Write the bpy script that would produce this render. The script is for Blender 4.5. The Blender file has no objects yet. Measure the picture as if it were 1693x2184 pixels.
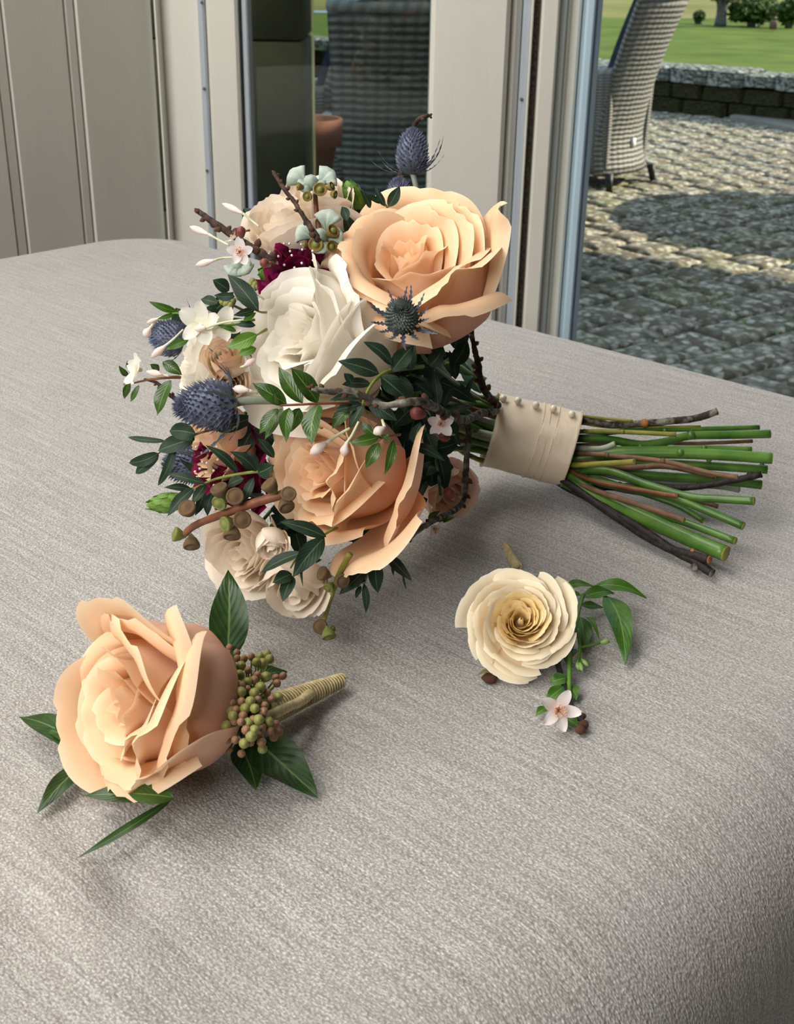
import bpy, math, random
from mathutils import Vector, Matrix, noise

# ------------------------------------------------------------------ camera, light, exposure
scene = bpy.context.scene
COL = scene.collection
IW, IH, FPX = 1693, 2184, 2600.0
T = 0.75                                   # height of the covered table top
CAM = Vector((0.0, 0.0, 1.05))
PITCH, ROLL = math.radians(24.8), math.radians(1.0)
RC = (Matrix.Rotation(math.pi / 2 - PITCH, 3, 'X') @ Matrix.Rotation(ROLL, 3, 'Z'))
cd = bpy.data.cameras.new('camera'); cam = bpy.data.objects.new('camera', cd); COL.objects.link(cam)
cam.matrix_world = Matrix.Translation(CAM) @ RC.to_4x4()
cd.sensor_fit = 'HORIZONTAL'; cd.sensor_width = 36.0; cd.lens = FPX * 36.0 / IW
cd.clip_start = 0.02; cd.clip_end = 400
cd.dof.use_dof = True; cd.dof.focus_distance = 0.57; cd.dof.aperture_fstop = 42
scene.camera = cam

w = bpy.data.worlds.new('sky'); scene.world = w; w.use_nodes = True
bg = w.node_tree.nodes['Background']; bg.inputs[0].default_value = (0.55, 0.76, 1.0, 1); bg.inputs[1].default_value = 1.1

SUN_TO = Vector((0.82, 0.25, 0.50)).normalized()
sd = bpy.data.lights.new('sun', 'SUN'); sun = bpy.data.objects.new('sun', sd); COL.objects.link(sun)
sun.rotation_euler = SUN_TO.to_track_quat('Z', 'Y').to_euler(); sd.energy = 7.4; sd.angle = 0.009; sd.color = (1.0, 0.92, 0.74)
sun.location = (4, 2, 5)

def area(name, loc, target, sx, sy, power, col):
    l = bpy.data.lights.new(name, 'AREA'); o = bpy.data.objects.new(name, l); COL.objects.link(o)
    l.shape = 'RECTANGLE'; l.size = sx; l.size_y = sy; l.energy = power; l.color = col
    o.location = loc; o.rotation_euler = (Vector(loc) - Vector(target)).to_track_quat('Z', 'Y').to_euler()
    return o
area('overhead_fill', (-0.48, 0.82, 2.42), (-0.10, 0.72, T), 2.0, 1.6, 80, (1.0, 0.97, 0.93))  # added overhead fill for the table; the ceiling has no opening
area('front_fill', (-1.30, -1.10, 2.10), (0.15, 0.85, T + .10), 2.0, 1.2, 72, (1.0, 0.98, 0.96))  # added fill from behind on the left; no window stands there
vs = scene.view_settings
vs.view_transform = 'Standard'; vs.look = 'None'; vs.exposure = 0.0; vs.gamma = 1.0; vs.use_curve_mapping = False

# ------------------------------------------------------------------ helpers: geometry from sight lines
def ray(px, py):
    return RC @ Vector(((px - IW / 2) / FPX, -(py - IH / 2) / FPX, -1.0))
def P(px, py, d):                      # a point at distance d along the view axis
    return CAM + ray(px, py) * d
def PZ(px, py, z):                     # a point on a level plane
    r = ray(px, py); return CAM + r * ((z - CAM.z) / r.z)
def PY(px, py, Y):                     # a point on an upright plane
    r = ray(px, py); return CAM + r * (Y / r.y)
def DT(px, py, h=0.0):                 # view-axis distance of the table top there
    r = ray(px, py); return (T + h - CAM.z) / r.z if r.z < -1e-4 else 9.0
CR = {0: (0, 0, 1.0), 1: (520, 200, 1693 / 600), 2: (230, 320, 1693 / 530), 3: (230, 700, 1693 / 530),
      4: (500, 560, 1693 / 600), 5: (420, 860, 1693 / 660), 6: (960, 780, 1693 / 733), 7: (20, 1190, 1693 / 740), 8: (940, 1140, 1693 / 460)}
def Q(c, x, y):
    ox, oy, s = CR[c]; return ox + x / s, oy + y / s
def DB(px, py):                        # how far away the flower head's surface lies there
    rho = ((px - 690) / 430) ** 2 + ((py - 800) / 520) ** 2
    d = 0.60 - 0.065 * math.sqrt(max(0.0, 1 - rho))
    if px > 900: d += (0.715 - d) * min(1.0, (px - 900) / 170.0) ** 1.2 * (1.0 if py > 700 else max(0, (py - 350) / 350))
    return min(d, DT(px, py) - 0.012)
def PB(c, x, y, dz=0.0):
    px, py = Q(c, x, y); return P(px, py, DB(px, py) + dz)
def camv(x, y, z):
    return (RC @ Vector((x, y, z))).normalized()

# ------------------------------------------------------------------ helpers: objects
WM = {}
rnd = random.Random(7)
def thing(name, label, cat, loc, group=None, kind=None, rot=0.0):
    o = bpy.data.objects.new(name, None); COL.objects.link(o); o.empty_display_size = 0.02
    m = Matrix.Translation(Vector(loc)) @ Matrix.Rotation(rot, 4, 'Z'); o.matrix_basis = m; WM[o.name] = m
    tag(o, label, cat, group, kind); return o
def tag(o, label=None, cat=None, group=None, kind=None):
    if label: o['label'] = label
    if cat: o['category'] = cat
    if group: o['group'] = group
    if kind: o['kind'] = kind
    return o
def mesh(name, V, F, mat=None, smooth=True, uv=None, at=None):
    me = bpy.data.meshes.new(name); me.from_pydata([tuple(v) for v in V], [], F)
    if smooth: me.polygons.foreach_set('use_smooth', [True] * len(F))
    if uv is not None:
        l = me.uv_layers.new(name='UVMap')
        li = [0] * len(me.loops); me.loops.foreach_get('vertex_index', li)
        l.data.foreach_set('uv', [c for i in li for c in uv[i]])
    if at is not None:
        a = me.attributes.new('pv', 'FLOAT', 'POINT'); a.data.foreach_set('value', at)
    if mat:
        for m in (mat if isinstance(mat, (list, tuple)) else [mat]): me.materials.append(m)
    me.update(); return me
def link(name, me, parent, mw):
    o = bpy.data.objects.new(name, me); COL.objects.link(o)
    if parent is not None:
        o.parent = parent; o.matrix_basis = WM[parent.name].inverted() @ mw
    else: o.matrix_basis = mw
    WM[o.name] = mw; return o
def add(name, V, F, mat, parent=None, frame=None, smooth=True, uv=None, at=None, label=None):
    if frame is None:
        lo = Vector([min(v[i] for v in V) for i in range(3)]); hi = Vector([max(v[i] for v in V) for i in range(3)])
        c = (lo + hi) / 2
        if parent is None: c.z = lo.z
        V = [Vector(v) - c for v in V]; frame = Matrix.Translation(c)
    o = link(name, mesh(name, V, F, mat, smooth, uv, at), parent, frame)
    if label: o['label'] = label
    return o
def basis(z, spin=0.0, hint=None):
    z = Vector(z).normalized(); h = Vector(hint) if hint is not None else Vector((0, 0, 1))
    x = h - z * h.dot(z)
    if x.length < 1e-4: x = Vector((1, 0, 0)) - z * z.x
    x.normalize(); y = z.cross(x)
    return Matrix((x, y, z)).transposed() @ Matrix.Rotation(spin, 3, 'Z')
def frame(loc, z, spin=0.0, scale=1.0, hint=None):
    return Matrix.Translation(Vector(loc)) @ (basis(z, spin, hint) * scale).to_4x4()
def join(parts):
    V, F = [], []
    for v, f in parts:
        k = len(V); V += list(v); F += [tuple(i + k for i in q) for q in f]
    return V, F
def xf(vf, m):
    return [m @ Vector(v) for v in vf[0]], vf[1]
def box(a, b, bev=0.0):
    x0, y0, z0 = [min(a[i], b[i]) for i in range(3)]; x1, y1, z1 = [max(a[i], b[i]) for i in range(3)]
    if bev <= 0:
        V = [(x, y, z) for z in (z0, z1) for y in (y0, y1) for x in (x0, x1)]
        return V, [(0, 2, 3, 1), (4, 5, 7, 6), (0, 1, 5, 4), (2, 6, 7, 3), (0, 4, 6, 2), (1, 3, 7, 5)]
    # box with chamfered upright and level edges: stacked rounded outlines
    def ring(i, z):
        xa, xb, ya, yb = x0 + i, x1 - i, y0 + i, y1 - i; c = bev
        return [(xa + c, ya, z), (xb - c, ya, z), (xb, ya + c, z), (xb, yb - c, z), (xb - c, yb, z), (xa + c, yb, z), (xa, yb - c, z), (xa, ya + c, z)]
    V = ring(bev, z0) + ring(0, z0 + bev) + ring(0, z1 - bev) + ring(bev, z1)
    F = [tuple(range(7, -1, -1)), tuple(range(24, 32))]
    for r in range(3):
        for i in range(8): F.append((r * 8 + i, r * 8 + (i + 1) % 8, r * 8 + 8 + (i + 1) % 8, r * 8 + 8 + i))
    return V, F
def smoothpath(pts, rad, sub=4):
    n = len(pts); out, ro = [], []
    for i in range(n - 1):
        p0, p1, p2, p3 = pts[max(0, i - 1)], pts[i], pts[i + 1], pts[min(n - 1, i + 2)]
        for k in range(sub):
            t = k / sub
            out.append(0.5 * ((2 * p1) + (p2 - p0) * t + (2 * p0 - 5 * p1 + 4 * p2 - p3) * t * t + (3 * p1 - p0 - 3 * p2 + p3) * t ** 3))
            ro.append(rad[i] * (1 - t) + rad[i + 1] * t)
    out.append(pts[-1]); ro.append(rad[-1]); return out, ro
def tube(pts, rad, n=8, sub=4, bump=0.0, seed=0):
    if not isinstance(rad, (list, tuple)): rad = [rad] * len(pts)
    if sub > 1 and len(pts) > 1: pts, rad = smoothpath(pts, rad, sub)
    V, F = [], []; x = None; rr = random.Random(seed)
    for i, p in enumerate(pts):
        tg = (pts[min(i + 1, len(pts) - 1)] - pts[max(i - 1, 0)]).normalized()
        if x is None: x = tg.orthogonal().normalized()
        x = (x - tg * x.dot(tg)).normalized(); y = tg.cross(x)
        for k in range(n):
            a = 2 * math.pi * k / n; r = rad[i] * (1 + bump * rr.uniform(-1, 1))
            V.append(p + x * (r * math.cos(a)) + y * (r * math.sin(a)))
        if i:
            for k in range(n): F.append(((i - 1) * n + k, (i - 1) * n + (k + 1) % n, i * n + (k + 1) % n, i * n + k))
    F.append(tuple(range(n - 1, -1, -1))); F.append(tuple(range(len(V) - n, len(V))))
    return V, F
def lathe(prof, n=14):                  # profile (r, z) revolved about z
    V, F = [], []
    for r, z in prof:
        for k in range(n):
            a = 2 * math.pi * k / n; V.append((r * math.cos(a), r * math.sin(a), z))
    for j in range(len(prof) - 1):
        for k in range(n): F.append((j * n + k, j * n + (k + 1) % n, (j + 1) * n + (k + 1) % n, (j + 1) * n + k))
    F.append(tuple(range(n - 1, -1, -1))); F.append(tuple(range(len(V) - n, len(V))))
    return V, F
def ball(r, n=10, m=6, sz=1.0):
    return lathe([(r * math.sin(math.pi * (j + .02) / (m + .04)), -r * sz * math.cos(math.pi * (j + .02) / (m + .04))) for j in range(m + 1)], n)

# ------------------------------------------------------------------ helpers: materials
def nodes(name):
    m = bpy.data.materials.new(name); m.use_nodes = True; nt = m.node_tree
    return m, nt, nt.nodes['Principled BSDF'], nt.nodes['Material Output']
def N(nt, t, **kw):
    n = nt.nodes.new(t)
    for k, v in kw.items():
        if k.startswith('i_'): n.inputs[k[2:].replace('_', ' ')].default_value = v
        else: setattr(n, k, v)
    return n
def mixc(nt, fac, a, b, blend='MIX'):
    n = nt.nodes.new('ShaderNodeMix'); n.data_type = 'RGBA'; n.blend_type = blend; n.clamp_factor = True
    for s, v in ((n.inputs[0], fac), (n.inputs[6], a), (n.inputs[7], b)):
        if hasattr(v, 'is_linked'): nt.links.new(v, s)
        elif isinstance(v, (int, float)): s.default_value = v
        else: s.default_value = (*v[:3], 1)
    return n.outputs[2]
def ramp(nt, src, stops):
    n = nt.nodes.new('ShaderNodeValToRGB'); e = n.color_ramp.elements
    while len(e) < len(stops): e.new(0.5)
    for k, (p, c) in enumerate(stops):
        e[k].position = p; e[k].color = (*c, 1) if isinstance(c, (tuple, list)) else (c, c, c, 1)
    nt.links.new(src, n.inputs[0]); return n.outputs[0]
def srgb(r, g, b):
    f = lambda c: (c / 255) / 12.92 if c <= 10 else (((c / 255) + .055) / 1.055) ** 2.4
    return (f(r), f(g), f(b))
def coord(nt, kind='Object', scale=(1, 1, 1)):
    t = N(nt, 'ShaderNodeTexCoord'); m = N(nt, 'ShaderNodeMapping'); m.inputs['Scale'].default_value = scale
    nt.links.new(t.outputs[kind], m.inputs[0]); return m.outputs[0]
def noise_t(nt, vec, scale, detail=4, rough=.55):
    n = N(nt, 'ShaderNodeTexNoise'); n.inputs['Scale'].default_value = scale; n.inputs['Detail'].default_value = detail
    n.inputs['Roughness'].default_value = rough
    if vec is not None: nt.links.new(vec, n.inputs['Vector'])
    return n.outputs[0]
def bump(nt, bs, h, strength=.3, dist=.001):
    b = N(nt, 'ShaderNodeBump'); b.inputs['Strength'].default_value = strength; b.inputs['Distance'].default_value = dist
    nt.links.new(h, b.inputs['Height']); nt.links.new(b.outputs[0], bs.inputs['Normal'])
def plain(name, c1, c2=None, scale=40, rough=.6, spec=.3, bmp=0.0, bdist=.001, stretch=(1, 1, 1), thr=(.35, .65), metal=0.0, translucent=0.0, detail=4):
    m, nt, bs, out = nodes(name)
    c2 = c2 or c1
    v = coord(nt, 'Object', stretch); n = noise_t(nt, v, scale, detail)
    fac = ramp(nt, n, [(thr[0], 0.0), (thr[1], 1.0)])
    c = mixc(nt, fac, c1, c2); nt.links.new(c, bs.inputs['Base Color'])
    bs.inputs['Roughness'].default_value = rough; bs.inputs['Specular IOR Level'].default_value = spec; bs.inputs['Metallic'].default_value = metal
    if bmp: bump(nt, bs, n, bmp, bdist)
    if translucent: thru(nt, bs, out, c, translucent)
    return m
def thru(nt, bs, out, c, amount):
    tr = N(nt, 'ShaderNodeBsdfTranslucent'); nt.links.new(c, tr.inputs[0])
    mx = N(nt, 'ShaderNodeMixShader'); mx.inputs[0].default_value = amount
    nt.links.new(bs.outputs[0], mx.inputs[1]); nt.links.new(tr.outputs[0], mx.inputs[2]); nt.links.new(mx.outputs[0], out.inputs[0])
def petal_mat(name, base, mid, rim, outbase, outmid, trans=.3, blotch=None):
    m, nt, bs, out = nodes(name)
    at = N(nt, 'ShaderNodeAttribute'); at.attribute_name = 'pv'; f = at.outputs['Fac']
    a = ramp(nt, f, [(0.15, base), (0.55, mid), (0.93, mid), (1.0, rim)])
    b = ramp(nt, f, [(0.10, outbase), (0.62, outmid), (0.95, rim)])
    g = N(nt, 'ShaderNodeNewGeometry'); c = mixc(nt, g.outputs['Backfacing'], a, b)
    v = coord(nt, 'Object'); n = noise_t(nt, v, 90, 3)
    c = mixc(nt, ramp(nt, n, [(.3, 0.0), (.75, .14)]), c, rim)
    if blotch:
        n2 = noise_t(nt, v, 45, 4); c = mixc(nt, ramp(nt, n2, [(.58, 0.0), (.72, .55)]), c, blotch)
    nt.links.new(c, bs.inputs['Base Color']); bs.inputs['Roughness'].default_value = .62; bs.inputs['Specular IOR Level'].default_value = .22
    vein = noise_t(nt, coord(nt, 'Object', (1, 1, .25)), 900, 2); bump(nt, bs, vein, .12, .0006)
    thru(nt, bs, out, c, trans); return m
def leaf_mat(name, dark, light, rib, under=None, rough=.42, spec=.4):
    m, nt, bs, out = nodes(name)
    tc = N(nt, 'ShaderNodeTexCoord'); sx = N(nt, 'ShaderNodeSeparateXYZ'); nt.links.new(tc.outputs['UV'], sx.inputs[0])
    ab = N(nt, 'ShaderNodeMath', operation='ABSOLUTE'); nt.links.new(sx.outputs[0], ab.inputs[0])
    n = noise_t(nt, tc.outputs['Object'], 130, 4)
    oi = N(nt, 'ShaderNodeObjectInfo')
    c = mixc(nt, ramp(nt, n, [(.3, 0.0), (.7, 1.0)]), dark, light)
    c = mixc(nt, N_mul(nt, oi.outputs['Random'], .45), c, light)
    # side veins slanting off the midrib
    k = N(nt, 'ShaderNodeMath', operation='MULTIPLY_ADD'); nt.links.new(ab.outputs[0], k.inputs[0]); k.inputs[1].default_value = -.35; nt.links.new(sx.outputs[1], k.inputs[2])
    s = N(nt, 'ShaderNodeMath', operation='SINE'); m2 = N(nt, 'ShaderNodeMath', operation='MULTIPLY'); nt.links.new(k.outputs[0], m2.inputs[0]); m2.inputs[1].default_value = 50
    nt.links.new(m2.outputs[0], s.inputs[0])
    c = mixc(nt, ramp(nt, s.outputs[0], [(.93, 0.0), (1.0, .22)]), c, rib)
    c = mixc(nt, ramp(nt, ab.outputs[0], [(.03, .75), (.08, 0.0)]), c, rib)
    g = N(nt, 'ShaderNodeNewGeometry')
    if under: c = mixc(nt, g.outputs['Backfacing'], c, under)
    nt.links.new(c, bs.inputs['Base Color']); bs.inputs['Roughness'].default_value = rough; bs.inputs['Specular IOR Level'].default_value = spec
    bump(nt, bs, s.outputs[0], .12, .0004)
    thru(nt, bs, out, c, .18); return m
def N_mul(nt, a, k):
    n = N(nt, 'ShaderNodeMath', operation='MULTIPLY'); nt.links.new(a, n.inputs[0]); n.inputs[1].default_value = k; return n.outputs[0]

# petals
M_PEACH = petal_mat('peach_petal', srgb(246, 172, 120), srgb(249, 208, 166), srgb(250, 224, 190), srgb(230, 168, 152), srgb(244, 200, 174), .28)
M_IVORY = petal_mat('ivory_petal', srgb(247, 230, 198), srgb(250, 243, 228), srgb(251, 247, 238), srgb(245, 236, 214), srgb(249, 243, 229), .32)
M_CREAM = petal_mat('cream_petal', srgb(247, 210, 140), srgb(251, 236, 204), srgb(252, 244, 226), srgb(246, 226, 200), srgb(250, 238, 218), .30)
M_CREAMIN = petal_mat('golden_heart_petal', srgb(246, 206, 128), srgb(249, 226, 168), srgb(250, 236, 200), srgb(246, 214, 150), srgb(249, 226, 176), .34)
M_SPRAY = petal_mat('spray_rose_petal', srgb(244, 222, 190), srgb(250, 238, 220), srgb(250, 238, 222), srgb(238, 216, 190), srgb(248, 236, 218), .30, srgb(222, 168, 140))
M_BLUSH = petal_mat('blush_petal', srgb(236, 190, 166), srgb(244, 210, 188), srgb(246, 220, 200), srgb(232, 190, 172), srgb(240, 206, 188), .3)
M_RUST = petal_mat('rust_edged_petal', srgb(246, 228, 196), srgb(248, 234, 208), srgb(232, 190, 160), srgb(246, 232, 202), srgb(248, 234, 208), .25, srgb(206, 136, 106))
M_BURG = petal_mat('burgundy_petal', srgb(70, 8, 32), srgb(110, 12, 52), srgb(140, 18, 74), srgb(70, 8, 32), srgb(112, 14, 56), .2)
M_BLOSSOM = petal_mat('blossom_petal', srgb(246, 226, 220), srgb(246, 238, 234), srgb(250, 240, 236), srgb(238, 200, 198), srgb(246, 226, 222), .35)
M_JAS = petal_mat('jasmine_petal', srgb(226, 226, 200), srgb(236, 233, 222), srgb(240, 236, 228), srgb(244, 214, 206), srgb(248, 236, 230), .35)
M_JBUD = plain('jasmine_bud', srgb(236, 208, 200), srgb(248, 238, 228), 120, .5, .3, stretch=(1, 1, .3), translucent=.2)
M_JTUBE = plain('jasmine_tube', srgb(214, 216, 170), srgb(240, 240, 214), 90, .5, .3, translucent=.2)
# greens
M_EUC = leaf_mat('dark_sprig_leaf', srgb(22, 38, 27), srgb(42, 62, 46), srgb(96, 120, 82), srgb(58, 82, 66), .5, .25)
M_MYR = leaf_mat('glossy_sprig_leaf', srgb(34, 58, 20), srgb(62, 96, 34), srgb(128, 150, 78), srgb(98, 124, 70), .3, .5)
M_LITE = leaf_mat('fresh_leaf', srgb(60, 100, 26), srgb(104, 146, 50), srgb(160, 186, 104), srgb(120, 156, 80), .4)
M_BIGL = leaf_mat('laurel_leaf', srgb(28, 52, 18), srgb(50, 80, 34), srgb(112, 138, 82), srgb(76, 104, 56), .36, .45)
M_VINE = leaf_mat('vine_leaf', srgb(40, 76, 14), srgb(70, 112, 30), srgb(120, 154, 68), srgb(84, 122, 50), .42)
M_BRACT = leaf_mat('thistle_bract', srgb(62, 74, 82), srgb(98, 108, 126), srgb(130, 138, 150), srgb(90, 100, 110), .55, .3)
M_SCALE = leaf_mat('bud_scale', srgb(70, 112, 34), srgb(122, 162, 64), srgb(160, 190, 110), srgb(100, 140, 56), .45)
M_STEMG = plain('green_stem', srgb(46, 82, 26), srgb(80, 116, 44), 60, .35, .45, .25, .0006, (1, 1, 1))
M_STEMB = plain('bright_green_stem', srgb(56, 96, 28), srgb(92, 130, 52), 50, .35, .45, .25, .0006)
M_STEMY = plain('olive_stem', srgb(112, 112, 40), srgb(152, 148, 72), 80, .5, .3, .2, .0005)
M_STEMBR = plain('brown_stem', srgb(92, 66, 50), srgb(126, 94, 72), 120, .6, .3, .4, .0006)
M_STEMR = plain('red_stem', srgb(94, 46, 30), srgb(128, 82, 54), 90, .45, .35, .3, .0005)
M_STEMGR = plain('grey_green_stem', srgb(118, 128, 112), srgb(158, 166, 148), 90, .55, .3, .2, .0005)
M_SPRIG = plain('sprig_stem', srgb(98, 112, 42), srgb(140, 150, 70), 90, .5, .3)
M_BARK = plain('twig_bark', srgb(48, 34, 28), srgb(92, 72, 62), 160, .8, .2, .9, .0015, (1, 1, 1), (.4, .72))
M_BARKG = plain('grey_lichen_bark', srgb(58, 50, 42), srgb(142, 138, 126), 170, .85, .2, .9, .0015, (1, 1, 1), (.42, .66))
M_BARKD = plain('black_bark', srgb(26, 22, 20), srgb(58, 48, 42), 160, .6, .3, .9, .0015, (1, 1, 1), (.42, .8))
M_CUT = plain('cut_wood', srgb(134, 84, 42), srgb(180, 124, 70), 200, .7, .2, .4, .0006)
M_BUD = plain('twig_bud', srgb(66, 38, 26), srgb(108, 70, 46), 200, .5, .35, .5, .0006)
M_PBUD = plain('pink_flower_bud', srgb(92, 38, 36), srgb(146, 78, 72), 150, .45, .35)
M_THIS = plain('thistle_head', srgb(62, 68, 88), srgb(128, 134, 154), 300, .7, .2, 0, .001, (1, 1, 1), (.3, .7))
M_THISG = plain('green_thistle_head', srgb(62, 76, 64), srgb(140, 150, 146), 300, .7, .2, 0, .001, (1, 1, 1), (.3, .75))
M_NUT = plain('gumnut_brown', srgb(92, 70, 48), srgb(142, 116, 84), 260, .6, .3, .6, .0008)
M_NUTG = plain('gumnut_green', srgb(92, 106, 46), srgb(136, 140, 70), 120, .4, .4, .3, .0005)
M_POD = plain('frosted_pod', srgb(128, 146, 132), srgb(182, 194, 180), 130, .7, .2, .5, .0008)
M_GOLD = plain('gold_pod_rim', srgb(112, 92, 44), srgb(160, 138, 70), 160, .5, .35, .5, .0006)
M_ANTH = plain('white_anther', srgb(236, 226, 220), None, 10)
M_STAM = plain('stamen', srgb(226, 186, 150), srgb(190, 120, 70), 200, .5)
M_BERG = plain('green_berry', srgb(118, 120, 58), srgb(152, 150, 88), 150, .45, .35)
M_BERP = plain('rosy_berry', srgb(122, 84, 62), srgb(160, 124, 96), 150, .5, .3)
M_PEARL = plain('pearl', srgb(236, 222, 198), srgb(246, 236, 216), 50, .18, .7)
# ------------------------------------------------------------------ setting: materials
def paint_mat(name, c1, c2, rough=.45):
    m, nt, bs, out = nodes(name)
    v = coord(nt, 'Object', (1, 1, .15)); n = noise_t(nt, v, 14, 5); n2 = noise_t(nt, coord(nt, 'Object', (6, 6, .4)), 40, 3)
    c = mixc(nt, ramp(nt, n, [(.35, 0.0), (.7, 1.0)]), c1, c2); nt.links.new(c, bs.inputs['Base Color'])
    bs.inputs['Roughness'].default_value = rough; bs.inputs['Specular IOR Level'].default_value = .35
    bump(nt, bs, n2, .12, .002); return m
M_PAINT = paint_mat('cream_paint', srgb(212, 209, 197), srgb(220, 217, 205))
M_BEADM = paint_mat('grey_bead_paint', srgb(168, 176, 184), srgb(186, 192, 198), .35)
M_BLUEP = paint_mat('blue_grey_paint', srgb(176, 202, 216), srgb(192, 212, 222), .4)
M_SEAL = plain('brush_seal', srgb(74, 70, 62), srgb(118, 112, 100), 240, .9, .1, .8, .002)
M_PLASTER = plain('room_plaster', srgb(96, 90, 80), srgb(106, 99, 88), 4, .8, .2)
M_FLOOR = plain('room_floor', srgb(62, 50, 40), srgb(78, 64, 50), 6, .5, .3, stretch=(1, 8, 1))

def cloth_mat():
    m, nt, bs, out = nodes('grey_chenille_cloth')
    uv = N(nt, 'ShaderNodeTexCoord').outputs['UV']
    def mp(sx, sy):
        k = N(nt, 'ShaderNodeMapping'); k.inputs['Scale'].default_value = (sx, sy, 1); nt.links.new(uv, k.inputs[0]); return k.outputs[0]
    slub = noise_t(nt, mp(420, 14), 1.0, 3, .6)           # long threads running along v
    slub2 = noise_t(nt, mp(800, 90), 1.0, 2, .6)
    broad = noise_t(nt, mp(14, 5), 1.0, 3, .5)
    vo = N(nt, 'ShaderNodeTexVoronoi'); vo.inputs['Scale'].default_value = 1.0; nt.links.new(mp(1000, 640), vo.inputs['Vector'])
    grain = noise_t(nt, mp(1150, 800), 1.0, 2, .6)
    c = mixc(nt, ramp(nt, slub, [(.34, 0.0), (.66, 1.0)]), srgb(162, 157, 151), srgb(200, 197, 192))
    c = mixc(nt, ramp(nt, slub2, [(.35, 0.45), (.62, 0.0)]), c, srgb(150, 145, 140))
    c = mixc(nt, ramp(nt, vo.outputs['Distance'], [(.15, 0.0), (.8, .5)]), c, srgb(104, 98, 92))
    c = mixc(nt, ramp(nt, grain, [(.30, .6), (.5, 0.0)]), c, srgb(118, 111, 104))
    c = mixc(nt, ramp(nt, grain, [(.52, 0.0), (.72, .6)]), c, srgb(232, 229, 224))
    c = mixc(nt, ramp(nt, broad, [(.4, 0.0), (.7, .22)]), c, srgb(156, 154, 154))
    nt.links.new(c, bs.inputs['Base Color']); bs.inputs['Roughness'].default_value = .85; bs.inputs['Specular IOR Level'].default_value = .15
    bs.inputs['Sheen Weight'].default_value = .25; bs.inputs['Sheen Roughness'].default_value = .4
    h = N(nt, 'ShaderNodeMath', operation='ADD'); nt.links.new(vo.outputs['Distance'], h.inputs[0]); nt.links.new(slub, h.inputs[1])
    bump(nt, bs, h.outputs[0], .45, -.0009); return m
M_CLOTH = cloth_mat()

def structure(name, V, F, mat, parent=None, label=None, smooth=False):
    o = add(name, V, F, mat, parent, smooth=smooth)
    if parent is None: o['kind'] = 'structure'
    if label: o['label'] = label
    return o

# ------------------------------------------------------------------ room shell
WY = 1.78
structure('floor', *box((-2.3, -2.6, -.1), (2.3, WY + .1, 0)), M_FLOOR)
structure('ceiling', *box((-2.4, -2.7, 2.45), (2.4, WY + .15, 2.6)), M_PLASTER)
structure('wall_back', *box((-2.4, -2.7, 0), (2.4, -2.6, 2.45)), M_PLASTER)
structure('wall_right', *box((2.3, -2.6, 0), (2.4, WY + .15, 2.45)), M_PLASTER)
structure('wall_left', *box((-2.4, -2.6, 0), (-2.3, WY, 2.45)), M_PLASTER)

def xat(px): return PY(px, 250, WY).x
def slab(name, px0, px1, y0, y1, mat, parent=None, z0=0.0, z1=2.45, bev=0.0):
    return structure(name, *box((xat(px0), WY + y0, z0), (xat(px1), WY + y1, z1), bev), mat, parent)

# panelled partition on the left, standing askew to the window wall
c0 = Vector((xat(336), WY + .02, 0)); dl = Vector((-.55, -.83, 0)).normalized(); nl = Vector((.83, -.55, 0)).normalized()
def hitpanel(px):                       # how far along the partition a sight line meets it
    r = ray(px, 250); # CAM + r*t = c0 + dl*s
    det = r.x * -dl.y + dl.x * r.y; ex, ey = c0.x - CAM.x, c0.y - CAM.y
    t = (ex * -dl.y + dl.x * ey) / det; q = CAM + r * t
    return (Vector((q.x, q.y, 0)) - c0).dot(dl)
panel = structure('wall_panelling', *[*join([([c0 + dl * a + nl * b + Vector((0, 0, z)) for z in (0, 2.45) for b in (-.05, -.008) for a in (.006, 2.25)],
                  [(0, 2, 3, 1), (4, 5, 7, 6), (0, 1, 5, 4), (2, 6, 7, 3), (0, 4, 6, 2), (1, 3, 7, 5)])])], M_PAINT)
panel['label'] = 'cream painted vertical board panelling left of the window'
s_edges = [.004, hitpanel(184), hitpanel(160), hitpanel(34), hitpanel(12)]
bw = s_edges[4] - s_edges[1]
boards = [(.004, hitpanel(183), 0), (hitpanel(180), hitpanel(162), -.0018), (hitpanel(158), hitpanel(33), -.001), (hitpanel(30), hitpanel(10), -.0018)]
s = hitpanel(6)
while s < 2.2:
    boards.append((s, s + .13, 0)); boards.append((s + .134, s + .159, -.0018)); s += .163
for a, b, d in boards:
    bx = box((a, -.012, 0), (b, d, 2.45), .0016)
    V = [c0 + dl * v[0] + nl * v[1] + Vector((0, 0, v[2])) for v in bx[0]]
    structure('board', V, bx[1], M_PAINT, panel)

jamb = slab('trim_1', 341, 437, .03, .12, M_PAINT); jamb['label'] = 'cream window jamb between the panelling and the glass'
slab('edge_moulding', 340, 347, .006, .05, M_PAINT, jamb, bev=.003)
slab('bead', 429, 444, .012, .06, M_BEADM, jamb, bev=.003)
slab('window_stile', 449, 514, .0, .07, M_PAINT, jamb, bev=.004)
slab('glazing_bead', 521, 533, .01, .06, M_BEADM, jamb, bev=.002)
slab('rebate', 436, 452, .05, .1, M_SEAL, jamb)
for px, py in ((435, 189), (441, 364), (430, 5)):
    p = PY(px, py, WY + .010); V, F = xf(ball(.0022, 8, 4), Matrix.Translation(p)); structure('screw', V, F, M_SEAL, jamb)

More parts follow.
